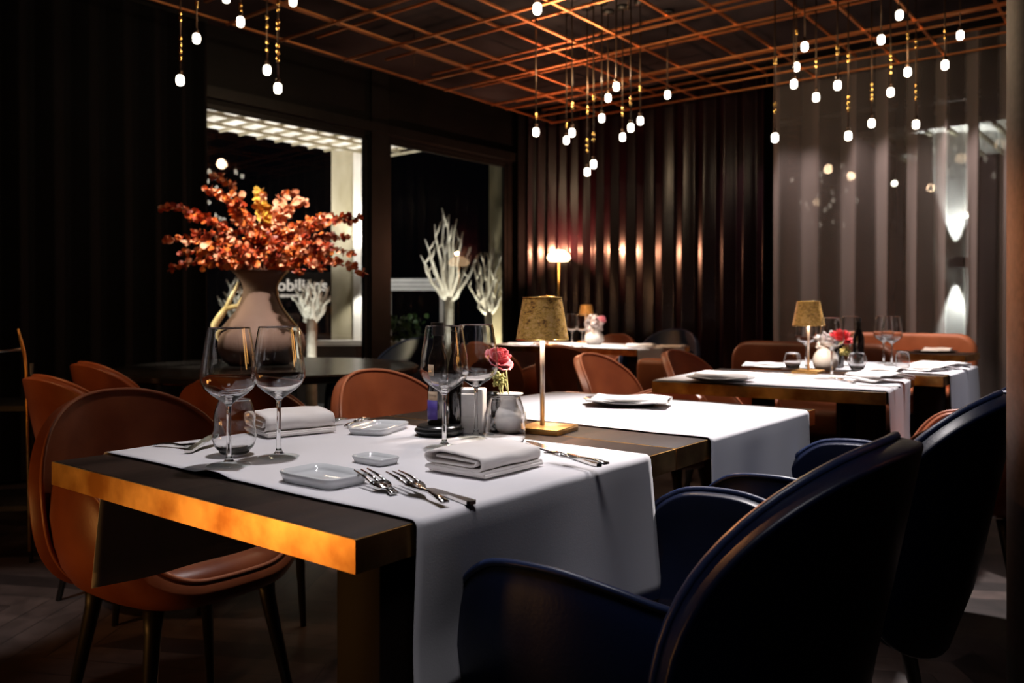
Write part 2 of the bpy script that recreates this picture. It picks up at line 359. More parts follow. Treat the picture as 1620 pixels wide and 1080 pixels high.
for a in (W1, W2):
    wseg(bm, WL, NL, a[0], a[1], 0, t, ZW1, HC); wseg(bm, WL, NL, a[0], a[1], 0, t, 0, ZW0)
struct(obj('wall_left', bm, M['wall'], smooth=False))
t = .2; W3 = (2.6, 5.6)
bm = B(); wseg(bm, WB, NB, 0, W3[0], 0, t, 0, HC); wseg(bm, WB, NB, W3[1], 9, 0, t, 0, HC)
wseg(bm, WB, NB, *W3, 0, t, 2.6, HC); wseg(bm, WB, NB, *W3, 0, t, 0, .1)
struct(obj('wall_back', bm, M['wall'], smooth=False))
def window(n, d, nn, a, z0, z1, mull=(), q=(.05, .12)):
    bm = B(); f = .035
    for s0, s1, q0, q1 in ((a[0], a[1], z0, z0+f), (a[0], a[1], z1-f, z1), (a[0], a[0]+f, z0, z1), (a[1]-f, a[1], z0, z1)):
        wseg(bm, d, nn, s0, s1, q[0], q[1], q0, q1)
    for mm in mull: wseg(bm, d, nn, mm-.03, mm+.03, q[0], q[1], z0, z1)
    fr = struct(obj('window_%d' % n, bm, M['frame'], smooth=False))
    bm = B(); wseg(bm, d, nn, a[0]+f*.5, a[1]-f*.5, (q[0]+q[1])/2, (q[0]+q[1])/2+.006, z0+f*.5, z1-f*.5)
    obj('pane', bm, M['pane'], fr, smooth=False)
window(1, WL, NL, W1, ZW0, ZW1, q=(.01, .05)); window(2, WL, NL, W2, ZW0, ZW1, q=(.01, .05)); window(3, WB, NB, W3, .1, 2.6, (4.1,))
bm = B(); wseg(bm, WL, NL, 1.91, 2.10, -.02, 0, 0, HC); struct(obj('trim_1', bm, M['frame'], smooth=False))
bm = B(); wseg(bm, WL, NL, .02, 3.62, -.05, 0, 2.52, 2.60); struct(obj('trim_2', bm, M['frame'], smooth=False))

# ------------------------------------------------------------------ curtains
def curtain(name, label, d, nn, s0, s1, off, z0, z1, m, amp, period, rail=True, seed=1, thick=.004):
    rnd = random.Random(seed); bm = B(); L = s1-s0; n = int(L/.014)
    ph = []; p = 0
    for i in range(n+1):
        p += 2*PI*(L/n)/period*(.75+.5*(.5+.5*math.sin(i*.011*seed+seed)))*1.0+rnd.uniform(-.01, .01); ph.append(p)
    am = [amp*(.7+.3*math.sin(i*.031+seed)) for i in range(n+1)]
    nz = 10
    def fn(i, j):
        s = s0+L*i/n; zz = z0+(z1-z0)*j/(nz-1); k = j/(nz-1)
        a = am[i]*(1.05-.35*k)
        q = PC+d*(s+.012*math.sin(2*ph[i])*(1-k*.5))+nn*(-(off)-a*math.sin(ph[i]+.25*math.sin(zz*1.3+i*.01)))
        return (q.x, q.y, zz)
    root = thing(name, label, 'curtain', PC+d*(s0+s1)/2-nn*off)
    grid(bm, fn, n+1, nz)
    o = obj('fabric', bm, m); bpy.context.view_layer.update()
    for v in o.data.vertices: v.co -= root.location
    o.parent = root
    bm = B(); a = PC+d*s0-nn*off-root.location; b = PC+d*s1-nn*off-root.location
    prism(bm, [a-nn*.015, b-nn*.015, b+nn*.015, a+nn*.015], z1, z1+.025)
    obj('curtain_rail', bm, M['frame'], root, smooth=False)
    return root
curtain('curtain', 'heavy black curtain covering the wall left of the windows', WL, NL, 3.66, 9.5, .13, .02, 3.0, M['velvet'], .045, .16, seed=3)
curtain('curtain', 'dark plum curtain in narrow folds on the back wall around the glowing floor lamp', WB, NB, .12, 2.62, .14, .02, 3.0, M['plum'], .045, .15, seed=2)
curtain('sheer_curtain', 'grey see-through curtain in soft folds across the back wall, night lights behind it', WB, NB, 2.70, 7.0, .18, .02, 2.98, M['sheer'], .075, .24, seed=4)
curtain('curtain', 'narrow black curtain between the windows and the room corner', WL, NL, .02, .27, .10, .02, 3.0, M['velvet'], .03, .12, seed=5)

# ------------------------------------------------------------------ ceiling lattice
GC = Vector((.535, 8.137, 0))
def gp(a, b): return GC-U*a+V_*b      # a towards the camera along the windows, b to the right along the back wall
root = thing('ceiling_lattice', 'copper coloured lattice of thin crossed rods hanging under the dark ceiling', 'ceiling lattice', gp(4, 3)+Vector((0, 0, 2.8)))
def rods(name, z, alist, blist, A=9.5, Bm=6.6):
    bm = B(); h = .009
    for a in alist:
        p, q = gp(a, 0), gp(a, Bm); prism(bm, [x-root.location for x in (p-U*h, q-U*h, q+U*h, p+U*h)], z-root.location.z, z-root.location.z+.012)
    o1 = B()
    for b in blist:
        p, q = gp(.24, b), gp(A, b); prism(o1, [x-root.location for x in (p-V_*h, q-V_*h, q+V_*h, p+V_*h)], z+.012-root.location.z, z+.024-root.location.z)
    obj(name, bm, M['copper'], root, smooth=False); obj(name, o1, M['copper'], root, smooth=False)
rods('lower_rods', 2.80, [.26, .55, .95, 1.15, 1.75, 2.05, 2.8, 3.35, 3.75, 4.4, 4.85, 5.5, 6.2, 6.6, 7.3, 8.0, 8.6, 9.4],
     [0, .55, .85, 1.5, 1.8, 2.5, 3.1, 3.4, 4.1, 4.7, 5.2, 5.9, 6.55])
rods('upper_rods', 2.90, [.40, .8, 1.4, 1.9, 2.4, 3.05, 3.9, 4.6, 5.2, 5.9, 6.9, 7.7, 8.3], [.3, 1.1, 2.1, 2.8, 3.8, 4.4, 5.5, 6.2])
for a in (.2, 2.4, 4.6, 6.9):
    for b in (.3, 2.1, 3.8, 5.5):
        p = gp(a, b)-root.location; bm = B(); tube(bm, [(p.x, p.y, 2.81-2.8), (p.x, p.y, HC-2.8)], .003, 6); obj('hanging_wire', bm, M['rod'], root)

# ------------------------------------------------------------------ pendant lamps
def pendant_proto():
    pass
ORD = ['first', 'second', 'third', 'fourth', 'fifth', 'sixth', 'seventh', 'eighth', 'ninth', 'tenth', 'eleventh', 'twelfth', 'thirteenth', 'fourteenth', 'fifteenth', 'sixteenth']
bulb_me = None
def pendant(px, py, d, label, group, beads):
    global bulb_me
    p = dp(px, py, d)
    r = thing('pendant_lamp', label, 'pendant lamp', p, 0, group)
    if bulb_me is None:
        bm = B(); lathe(bm, [(0, -.026), (.012, -.025), (.0185, -.018), (.020, 0), (.0185, .018), (.012, .025), (0, .026)], 16)
        o = obj('bulb', bm, M['bulb'], r); bulb_me = o.data
    else:
        o = bpy.data.objects.new('bulb', bulb_me); COL.objects.link(o); o.parent = r
    top = HC-p.z
    bm = B(); tube(bm, [(0, 0, .024), (0, 0, top)], .0045, 8); lathe(bm, [(.0, .026), (.012, .026), (.012, .05), (0, .05)], 12)
    obj('rod', bm, M['rod'], r)
    bm = B(); lathe(bm, [(0, top-.022), (.04, top-.02), (.04, top), (0, top)], 20); obj('ceiling_rose', bm, M['blackmetal'], r)
    for b0, b1 in beads:
        z0 = (py-b1)*d/F; z1 = (py-b0)*d/F; k = max(2, int((z1-z0)/.035))
        for i in range(k):
            z = z0+(z1-z0)*(i+.5)/k; bm = B(); lathe(bm, [(.0046, z-.014), (.009, z-.008), (.0085, z), (.009, z+.008), (.0046, z+.014)], 10); obj('gold_bead', bm, M['gold'], r)
    return r
LEFT = [(285, 127, [(15, 35), (55, 98)]), (311, 61, [(2, 12)]), (358, -3, []), (380.5, 34.6, [(4, 20)]), (422.5, 110.8, [(20, 48), (60, 85)]),
        (439.6, 139.7, [(0, 18), (30, 48), (66, 100)]), (463.6, 2, [])]
MID = [(848, 209, [(180, 188)]), (850, 14, []), (896, 222, [(195, 203)]), (905, 210, [(163, 172)]), (929, 272, [(168, 182), (218, 243)]), (939, 260, [(150, 160), (208, 226)]),
       (952, 187, []), (962, 155, []), (975, 137, []), (985, 217, [(168, 186)]), (998, 202, [(152, 167)]), (1013, 191, [(135, 145)]), (1056, 150, [])]
RIGHT = [(1226, 218, [(90, 102), (160, 182)]), (1256, 133, []), (1260, 106, [(45, 54)]), (1273, 74, []), (1291, 154, [(92, 108)]), (1325, 135, [(70, 88)]),
         (1342, 215, [(82, 100), (150, 178)]), (1379, 195, [(130, 146), (148, 160)]), (1394, 63, []), (1409, 146, [(84, 96), (100, 120)]), (1423, 24, []),
         (1436, 114, [(50, 62)]), (1449, 197, [(60, 78), (130, 160)]), (1495, 103, [(42, 64)]), (1519, 56, [])]
for lst, d0, nm, gl in ((LEFT, 4.5, 'left', 'over the vase'), (MID, 5.45, 'middle', 'in front of the plum curtain'), (RIGHT, 4.95, 'right', 'in front of the sheer curtain')):
    for i, (x, y, bd) in enumerate(lst):
        dd = d0+((i*37) % 5-2)*.09
        t = 'pendant with %s rod, %s from left, cluster %s' % ('gold-beaded' if bd else 'plain', ORD[i], gl)
        if (x, y) == (850, 14): dd = 3.9
        pendant(x, y, dd, t, 'pendant lamps of the %s cluster' % nm, bd)
for px, py, d, pw in ((370, 60, 4.4, 3), (850, 14, 3.9, 13), (870, 95, 5.0, 20), (950, 130, 5.5, 12), (1300, 110, 4.9, 3), (1430, 100, 4.9, 3)):
    light('POINT', 'lattice_fill_light', dp(px, py, d), pw, (1, .70, .42), .05)  # unseen points added among the pendants to brighten the copper lattice

# ------------------------------------------------------------------ tables
def table(NR, u, label, group=None, ly=.8, lx=.8, cat='table', corner=True, far_in=False):
    """NR = near right top corner"""
    u = Vector(u).normalized(); v = Vector((u.y, -u.x, 0)); c = Vector(NR)-v*lx/2+u*ly/2; c.z = 0
    r = thing('dining_table', label, cat, c, math.atan2(v.y, v.x), group)
    bm = B(); box(bm, (0, 0, .73), (lx-.006, ly-.006, .04), bev=.002); sharp(obj('tabletop', bm, M['darkwood'], r))
    bm = B()
    o, i_ = (lx/2, ly/2), (lx/2-.004, ly/2-.004)
    for sx, sy, wx, wy in ((0, -1, lx, .004), (0, 1, lx, .004), (-1, 0, .004, ly-.008), (1, 0, .004, ly-.008)):
        box(bm, (sx*(lx/2-.002), sy*(ly/2-.002), .729), (wx, wy, .040))
    e = obj('brass_edging', bm, M['brass'], r, smooth=False); e['label'] = 'aged brass edge band'
    for sx in (-1, 1):
        for sy in (-1, 1):
            if (sx, sy) == (-1, -1) and corner: continue
            bm = B(); box(bm, (sx*(lx/2-(.056 if sy < 0 and not far_in else .22)), sy*(ly/2-.09), .3545), (.082, .075, .709), bev=.003); sharp(obj('leg', bm, M['legwood'], r))
    r['u'] = (u.x, u.y); 
    return r, u, v, c
T1NR = tp(562, 853); T1 = table(T1NR, U, 'nearest square dining table with brass edge, set with wine glasses and two forks')
T2NR = T1NR+U*.803; T2 = table(T2NR, U, 'dark wood table butted behind the nearest one, carrying the gold shaded lamp', far_in=True)
T3NR = Vector((1.2, 2.66, .75)); T3 = table(T3NR, (.53, .848, 0), 'brass-edged table at middle right with lamp and red rose')
T4NR = Vector((1.72, 3.3, .75)); T4 = table(T4NR, U, 'table behind the red rose table, before the leather banquette')
T5 = table(Vector((.82, 5.5, .75)), U, 'long table far back before the plum curtain with lit lamp and flowers', lx=1.3)
T6 = table(Vector((2.64, 4.82, .75)), (.638, .77, 0), 'small table in front of the tan banquette by the sheer curtain', lx=.7, ly=.42)
for tt in (T1, T2, T3, T4, T5, T6):
    if 'u' in tt[0]: del tt[0]['u']

def runner(T, y0, y1, drop, label, seed=1, lx=.8, ly=.8, group='white table runners', dl=None, bump=None, push=()):
    r, u, v, c = T; rnd = random.Random(seed)
    hx = lx/2+.006; zt = .7525; rad = .010
    path = []
    dL = dl if dl is not None else drop
    for k in range(9): path.append((-hx, zt-rad-dL*(1-k/8)))
    for k in range(1, 5): a = PI-k*PI/10; path.append((-hx+rad+rad*math.cos(a), zt-rad+rad*math.sin(a)))
    for k in range(25): path.append((-hx+rad+(2*hx-2*rad)*k/24, zt))
    for k in range(1, 6): a = PI/2-k*PI/10; path.append((hx-rad+rad*math.cos(a), zt-rad+rad*math.sin(a)))
    for k in range(1, 10): path.append((hx, zt-rad-drop*k/9))
    ny = 40; ph1, ph2 = rnd.uniform(0, 6), rnd.uniform(0, 6)
    bm = B()
    def fn(i, j):
        x, z = path[i]; y = y0+(y1-y0)*j/ny-ly/2
        hang = max(0, (zt-rad-z))/max(.01, drop)
        sgn = 1 if x > 0 else -1
        if hang > 0:
            x += sgn*(.004*hang+.012*hang*(.5+.5*math.sin(y*17+ph1))+.005*hang*(1+math.sin(y*31+ph2)))
            y += (1 if j > ny/2 else -1)*.012*hang*abs(j/ny-.5)*2
            for py_, pa in push:
                if sgn > 0: x -= pa*min(1, hang*1.6)*math.exp(-((y+ly/2-py_)/.22)**2)
        else:
            z += .0006*(1+math.sin(x*40+ph1)*math.sin(y*37+ph2))
            y += .0015*math.sin(x*23+ph1)*(1 if j in (0, ny) else .3)
        if bump and j < 3 and hang <= 0:
            g = math.exp(-((x-bump)/.022)**2); z += .012*g*(1-j/3.0); y -= 0
        return (x, y, z)
    grid(bm, fn, len(path), ny+1)
    o = obj('table_runner', bm, M['cloth'], loc=c); o.rotation_euler = r.rotation_euler
    mod(o, 'SOLIDIFY', thickness=.0014, offset=1)
    return tag(o, label, 'table runner', group)
runner(T1, .095, .69, .245, 'white linen runner on the nearest table, its ends hanging over both sides', 1, bump=-.05, push=((.25, .028),))
runner(T2, .14, .73, .245, 'bright white runner on the table with the gold shaded lamp', 2, dl=.03, push=((.40, .02),))
runner(T3, .022, .60, .28, 'white runner on the brass-edged table under the red rose', 3, dl=.03, push=((.45, .015),))
runner(T4, .10, .74, .26, 'white runner with folded napkins, hanging in front of the tan banquette', 4, dl=.03, push=((.35, .01),))
runner(T5, .02, .70, .25, 'white cloth covering the far table before the plum curtain', 5, lx=1.3)

# round black table
bm = B(); rt = thing('round_table', 'round black table holding the big vase of orange branches', 'table', (-1.15, 3.95, 0))
lathe(bm, [(0, .715), (.69, .715), (.70, .722), (.70, .743), (.69, .75), (0, .75)], 72); sharp(obj('tabletop', bm, mat('black_lacquer', (.012, .012, .012), .22, noise=(5, 2, (.009, .009, .009), (.016, .015, .014), ONE)), rt))
bm = B(); lathe(bm, [(0, .02), (.26, .02), (.26, .0), (0, .0)], 40); lathe(bm, [(0, .02), (.045, .02), (.045, .60), (.12, .715), (0, .715)], 32)
sharp(obj('pedestal', bm, M['blackmetal'], rt))

# ------------------------------------------------------------------ armchairs
def zr(th):
    return sum(zr0(th+math.radians(q)) for q in (-9, -6, -3, 0, 3, 6, 9))/7
def zr0(th):
    th = (th+PI) % (2*PI)-PI
    a = abs(math.degrees(th)); K = [(0, .46), (22, .463), (42, .52), (56, .60), (72, .675), (88, .70), (108, .69), (130, .66), (155, .635), (180, .62)]
    for (a0, z0), (a1, z1) in zip(K, K[1:]):
        if a <= a1:
            t = (a-a0)/(a1-a0); return z0+(z1-z0)*t
    return .62
def sup(th, a, b, e=2.5):
    c, s = math.sin(th), math.cos(th)   # th=0 -> +Y (front)
    return a*math.copysign(abs(c)**(2/e), c), b*math.copysign(abs(s)**(2/e), s)
def make_chair(name, label, m, mp, loc=(0, 0, 0)):
    r = thing(name, label, 'armchair', loc)
    bm = B(); S = [(.05, 0), (.30, 0), (.52, .012), (.70, .05), (.83, .13), (.92, .27), (.97, .45), (1.0, .68), (.985, .88), (.965, 1.0)]
    n = 128; zb = .385
    def fn(i, j):
        th = -PI+2*PI*i/n; rr, g = S[j]; x, y = sup(th, .285*rr, .265*rr); z = zb+(zr(th)-zb)*g; return (x, y, z)
    G = grid(bm, fn, n, len(S), cu=True); bm.faces.new([G[i][0] for i in range(n)])
    o = obj('arm_shell', bm, m, r); mod(o, 'SOLIDIFY', thickness=.026, offset=-1); mod(o, 'BEVEL', width=.006, segments=2); 
    bm = B(); tube(bm, [Vector(fn(i, len(S)-1))+Vector((0, 0, .002)) for i in range(n)], .0055, 6, closed=True); obj('piping', bm, mp, o)
    # back
    def bk(rr, ph, off=0):
        x, zz = sup(ph, .262*rr, .25*rr, 2.35)
        z = .605+zz; y = -.285+.135*(x/.262)**2-(z-.5)*.20+.02*max(0, .5-z)/.15
        return Vector((x, y+off, z))
    bm = B(); R = [.12, .3, .5, .68, .82, .92, .98, 1.0]; nb = 64
    G = grid(bm, lambda i, j: bk(R[j], 2*PI*i/nb), nb, len(R), cu=True); bm.faces.new([G[i][0] for i in range(nb)])
    o = obj('backrest', bm, m, r); mod(o, 'SOLIDIFY', thickness=.034, offset=1); mod(o, 'BEVEL', width=.012, segments=3)
    bm = B(); tube(bm, [bk(1.003, 2*PI*i/nb, .000) for i in range(nb)], .006, 6, closed=True); obj('piping', bm, mp, o)
    bm = B()
    P = [(0, .485), (.5, .487), (.8, .485), (.93, .475), (1, .455), (.98, .43), (.85, .415), (0, .41)]
    rings = []
    for s_, z in P:
        if s_ == 0: rings.append(None); continue
    def cu(i, j):
        s_, z = P[1:-1][j]; x, y = sup(2*PI*i/48, .235*s_, .215*s_, 2.6); return (x, y+.012, z)
    G = grid(bm, cu, 48, len(P)-2, cu=True); bm.faces.new([G[i][0] for i in range(48)]); bm.faces.new([G[i][-1] for i in range(48)][::-1])
    obj('seat_cushion', bm, m, r)
    for sx in (-1, 1):
        for sy in (-1, 1):
            bm = B(); tube(bm, [(sx*.15, sy*.14, .392), (sx*.155, sy*.145, .34), (sx*.205, sy*.20, 0)], [.024, .019, .010], 12); obj('leg', bm, M['blackmetal'], r)
    return r
br = make_chair('armchair', 'brown leather armchair pushed in at the left of the nearest brass-edged table', M['leather'], M['piping_b'])
bl = make_chair('armchair', 'nearest navy leather armchair, at the lower centre right with its back to the camera', M['blue'], M['piping_n'])
def place(proto, c, f, label, first=False, group=None, sz=1):
    o = proto if first else copy_tree(proto)
    o.location = (c[0], c[1], 0); o.rotation_euler = (0, 0, rz_of(f)); o['label'] = label; o['group'] = group or 'armchairs'
    if sz != 1: o.scale = (sz,)*3
    return o
fL = (.785, -.62)
place(br, (-.79, 1.98), fL, br['label'], True, 'brown leather armchairs', sz=.94)
g = 'brown leather armchairs'
place(br, (-.22, 2.58), fL, 'tan-brown leather armchair beyond the nearest table, just left of the dark bottle', group=g, sz=.95)
place(br, (.62, 3.50), (.848, -.53), 'brown leather armchair at the left side of the table with the red rose', group=g, sz=.96)
place(br, (1.10, 4.12), fL, 'brown leather armchair at far left of the banquette behind the brass-edged table', group=g)
place(br, (-.81, 2.89), (.25, .97), 'brown leather armchair seen through the two left wine glasses', group=g)
place(br, (-1.32, 2.93), (.60, .80), 'brown leather armchair seen from the side, farthest left in the room', group=g)
place(br, (-1.52, 3.60), (.62, .78), 'orange-lit brown armchair at the left of the round black table', group=g)
place(br, (.48, 5.2), (.62, .785), 'dark brown armchair at the near side of the far table with lit lamp', group=g)
place(br, (-.02, 5.55), (.62, .785), 'shadowed brown armchair at the far table, just right of the nearest rose', group=g)
place(br, (.72, 6.95), (-.62, -.785), 'small orange-lit armchair behind the far table against the plum curtain', group=g)
place(br, (1.48, 2.74), (-.848, .53), 'red-brown armchair behind the second navy chair, at the right of the red rose table', group=g)
g = 'navy leather armchairs'
place(bl, (.19, 1.247), (-.785, .62), bl['label'], True, g)
place(bl, (.65, 1.80), (-.785, .62), 'navy leather armchair behind the nearest navy one, beside the column', group=g)
place(bl, (2.12, 3.42), (-.785, .62), 'dark navy armchair at the far right beside the column, mostly hidden', group=g)
place(bl, (-.72, 4.48), (-.61, -.79), 'navy armchair under the second window behind the round black table', group=g)
place(bl, (1.14, 6.56), (-.62, -.785), 'dark armchair at the right end of the far table, before the plum curtain', group=g)

# banquettes
def banquette(label, L_, R_, m, zt=.84, depth=.55, rad=.12):
    """L_, R_: front face line of the backrest, left to right; seat towards the camera"""
    L_, R_ = Vector(L_), Vector(R_); d = (R_-L_).normalized(); n = Vector((-d.y, d.x, 0)); w_ = (R_-L_).length
    if n.y < 0: n = -n
    r = thing('banquette', label, 'banquette', (L_+R_)/2, math.atan2(d.y, d.x))
    bm = B(); pts = []
    for k in range(9): a = PI-k*PI/16; pts.append((-w_/2+rad+rad*math.cos(a), zt-rad+rad*math.sin(a)))
    for k in range(9): a = PI/2-k*PI/16; pts.append((w_/2-rad+rad*math.cos(a), zt-rad+rad*math.sin(a)))
    pts += [(w_/2, .12), (-w_/2, .12)]
    a = [bm.verts.new((x, 0, z)) for x, z in pts]; b = [bm.verts.new((x, .13, z)) for x, z in pts]
    bm.faces.new(a); bm.faces.new(b[::-1])
    for i in range(len(pts)): j = (i+1) % len(pts); bm.faces.new((a[i], b[i], b[j], a[j]))
    o = obj('backrest', bm, m, r); mod(o, 'BEVEL', width=.03, segments=4); 
    bm = B(); box(bm, (0, -depth/2, .41), (w_-.04, depth, .14), bev=.03); obj('seat', bm, m, r)
    bm = B(); box(bm, (0, -depth/2+.03, .17), (w_-.12, depth-.1, .34)); obj('plinth', bm, M['blackmetal'], r, smooth=False)
    return r
banquette('dark brown leather banquette behind the red rose table', (1.39, 5.27, 0), (2.17, 4.66, 0), M['oldbrown'], .82)
banquette('tan leather banquette against the sheer curtain', (2.32, 6.27, 0), (3.14, 5.61, 0), M['tanleather'], .85)
# low brown bench near far table
r = thing('bench', 'low brown leather bench beyond the brass-edged table, right end of the far table', 'bench', (.93, 4.98, 0), -.25)
bm = B(); box(bm, (0, 0, .60), (.34, .2, .24), bev=.03); obj('cushioned_body', bm, M['tanleather'], r)
for sx in (-1, 1):
    bm = B(); box(bm, (sx*.13, 0, .24), (.03, .16, .48)); obj('leg', bm, M['blackmetal'], r, smooth=False)

# ------------------------------------------------------------------ glassware
def make_wineglass():
    h = .231; r = thing('wine_glass', 'x', 'wine glass')
    bm = B()
    lathe(bm, [(.0046, .100), (.008, .104), (.018, .111), (.030, .119), (.0405, .129), (.0455, .140), (.0462, .150), (.0440, .170), (.0405, .195), (.0362, .222), (.0350, h-.003), (.03455, h-.0008), (.0344, h-.0002), (.0342, h),
               (.0340, h-.0002), (.0339, h-.0008), (.0344, h-.003), (.0357, .222), (.0399, .195), (.0434, .170), (.0456, .150), (.0448, .140), (.0397, .130), (.029, .1205), (.017, .1135), (.007, .109), (0, .108)], 56)
    obj('bowl', bm, M['glass'], r)
    bm = B(); lathe(bm, [(0, .006), (.0095, .006), (.006, .010), (.0044, .016), (.0036, .05), (.0036, .085), (.0044, .099), (.009, .1055), (.016, .1105), (.0145, .1115), (.007, .1078), (0, .1065)], 32); obj('stem', bm, M['glass'], r)
    bm = B(); lathe(bm, [(0, 0), (.036, 0), (.0365, .0009), (.030, .0022), (.013, .0045), (.0075, .0075), (0, .0075)], 56); obj('foot', bm, M['thin'], r)
    return r
def tumbler_parts(waist=True):
    r = thing('water_tumbler', 'x', 'water glass')
    if waist:
        o = [(.012, .003), (.024, .004), (.034, .014), (.0385, .028), (.038, .040), (.0355, .052), (.036, .060), (.0365, .068), (.034, .080), (.030, .092), (.0280, .0972), (.0275, .0985), (.0271, .099)]
    else:
        o = [(.012, .003), (.028, .004), (.034, .018), (.040, .035), (.0405, .042), (.037, .056), (.032, .070), (.030, .0755), (.0296, .076)]
    bm = B(); lathe(bm, [(0, .003)]+o+[(q-.0009, z) for q, z in o[-2:1:-1]]+[(.018, .0075), (0, .007)], 48); obj('body', bm, M['glass'], r)
    bm = B(); lathe(bm, [(0, 0), (.020, 0), (.024, .002), (.027, .006), (.022, .0095), (0, .0085)], 40); obj('thick_base', bm, M['glass'], r)
    return r
wg = None; tms = {}
def wineglass(p, label, group='wine glasses', s=1):
    global wg
    o = make_wineglass() if wg is None else copy_tree(wg)
    wg = wg or o; p = Vector(p); p.z = max(p.z, .7556)
    o.location = p; o.scale = (s, s, s); tag(o, label, 'wine glass', group); return o
def tumbler(p, label, group='water tumblers', waist=True, s=1):
    o = copy_tree(tms[waist]) if waist in tms else tumbler_parts(waist)
    p = Vector(p); p.z = max(p.z, .7556); tms.setdefault(waist, o); o.location = p; o.scale = (s, s, s); tag(o, label, 'water glass', group); return o
ZT = .7556
def on(px, py, z=ZT): return tp(px, py, z)
wineglass(on(362, 735), 'wine glass farthest left on the nearest table, in front of the water tumbler')
wineglass(on(441, 722), 'second wine glass from the left, before the folded napkin')
wineglass(on(703, 707), 'wine glass in front of the dark bottle on the nearest table')
wineglass(on(753, 691), 'wine glass in front of the white paper box, left of the rose')
tumbler(on(371, 718), 'water tumbler behind the leftmost wine glass')
tumbler(on(799, 712), 'water tumbler standing before the rose, right of the wine glasses')
# table three / four glasses
wineglass(tp(1275, 584), 'wine glass under the lampshade on the red rose table')
wineglass(tp(1316, 598), 'wine glass right in front of the red rose on the brass-edged table')
wineglass(tp(1345, 580), 'wine glass to the right behind the red rose')
wineglass(tp(1398, 577), 'left one of the two tall wine glasses before the tan banquette')
wineglass(tp(1411, 580), 'right one of the two tall wine glasses before the tan banquette')
tumbler(tp(1254, 585), 'small tumbler left of the lamp on the red rose table', waist=False, s=.95)
tumbler(tp(1356, 587), 'squat tumbler right of the white vase on the brass-edged table', waist=False)
tumbler(tp(1428, 587), 'tumbler in front of the napkins, before the tan banquette', waist=True, s=.8)
wineglass(tp(905, 548, .7556), 'left wine glass beside the flowers on the far table')
wineglass(tp(921, 549, .7556), 'right wine glass beside the flowers on the far table')

# ------------------------------------------------------------------ cutlery
def flat_path(bm, pts, widths, th):
    """ribbon along pts (3d) with widths, thickness th"""
    pts = [Vector(p) for p in pts]; V = []
    for i, p in enumerate(pts):
        t = pts[min(i+1, len(pts)-1)]-pts[max(i-1, 0)]; s = Vector((t.y, -t.x, 0)).normalized(); w_ = widths[i]/2
        V.append([bm.verts.new(p+s*w_+Vector((0, 0, th/2))), bm.verts.new(p-s*w_+Vector((0, 0, th/2))), bm.verts.new(p-s*w_-Vector((0, 0, th/2))), bm.verts.new(p+s*w_-Vector((0, 0, th/2)))])
    for a, b in zip(V, V[1:]):
        for k in range(4): bm.faces.new((a[k], a[(k+1) % 4], b[(k+1) % 4], b[k]))
    bm.faces.new(V[0]); bm.faces.new(V[-1][::-1])
def fork(a, b, label, w_=.024, tl=.42, group='dinner forks'):
    """tine tips at a, handle end at b"""
    a, b = Vector(a), Vector(b); c = (a+b)/2; L = (b-a).length; bm = B(); A = a-c; d = (b-a)/L; s = Vector((d.y, -d.x, 0)).normalized()
    def P(t, z=0, o=0): return A+d*L*t+Vector((0, 0, z))+s*o
    for k in (-1, 0, 1):
        tube(bm, [P(0, 0, k*w_*.36), P(tl*.4, .001, k*w_*.38), P(tl*.8, .0, k*w_*.36)], [.0012, .0024, .0026], 8)
    flat_path(bm, [P(tl*.72), P(tl*.85), P(tl), P(tl+.10), P(tl+.2, .002), P(.85, .002), P(1, 0)], [w_*.9, w_*.98, w_*.8, .009, .006, .010, .013], .003)
    o = obj('fork', bm, M['silver'], loc=c); return tag(o, label, 'fork', group)
def knife(a, b, label, w_=.018, group='table knives'):
    a, b = Vector(a), Vector(b); c = (a+b)/2; L = (b-a).length; A = a-c; d = (b-a)/L
    def P(t): return A+d*L*t
    r = thing('knife', label, 'knife', c, 0, group)
    bm = B(); flat_path(bm, [P(0), P(.06), P(.2), P(.45), P(.5)], [.003, w_*.7, w_, w_*.95, .008], .0016); sharp(obj('blade', bm, M['silver'], r))
    bm = B(); flat_path(bm, [P(.48), P(.6), P(.85), P(.97), P(1)], [.009, .011, .015, .016, .010], .0045); sharp(obj('handle', bm, M['silver'], r)); return r
fork(tp(571, 742, .776), tp(624, 780, .758), 'small fork with raised tines beside the glossy square dish', .030, .72)
fork(tp(621, 745, .776), tp(704, 794, .762), 'front fork resting against the knife, nearest to the cloth corner', .028, .52)
knife(tp(676, 772, .758), tp(748, 795, .758), 'knife beside the front fork, before the thick folded napkin')
knife(tp(832, 697, .758), tp(948, 735, .758), 'knife right of the tumbler, near the edge of the nearest table', .022)
fork(tp(866, 715, .772), tp(960, 733, .770), 'fork lying over the knife right of the folded napkin', .022, .4)
fork(tp(318, 704, .762), tp(246, 703, .758), 'fork on the left rim of the nearest table, by the leather armchair', .022, .4)
knife(tp(342, 686, .775), tp(296, 714, .759), 'tilted knife leaning beside the left tumbler', .020)
fork(tp(546, 661, .768), tp(487, 676, .759), 'left one of the two forks at the far rim of the runner', .022, .4)
fork(tp(580, 660, .768), tp(548, 674, .759), 'fork lying next to the white dish at the far rim of the runner', .022, .5)
fork(tp(1318, 596, .762), tp(1352, 606, .758), 'fork beside the napkin on the brass-edged table', .02, .4)
knife(tp(1352, 608, .758), tp(1424, 612, .758), 'knife at the front corner of the brass-edged table', .018)

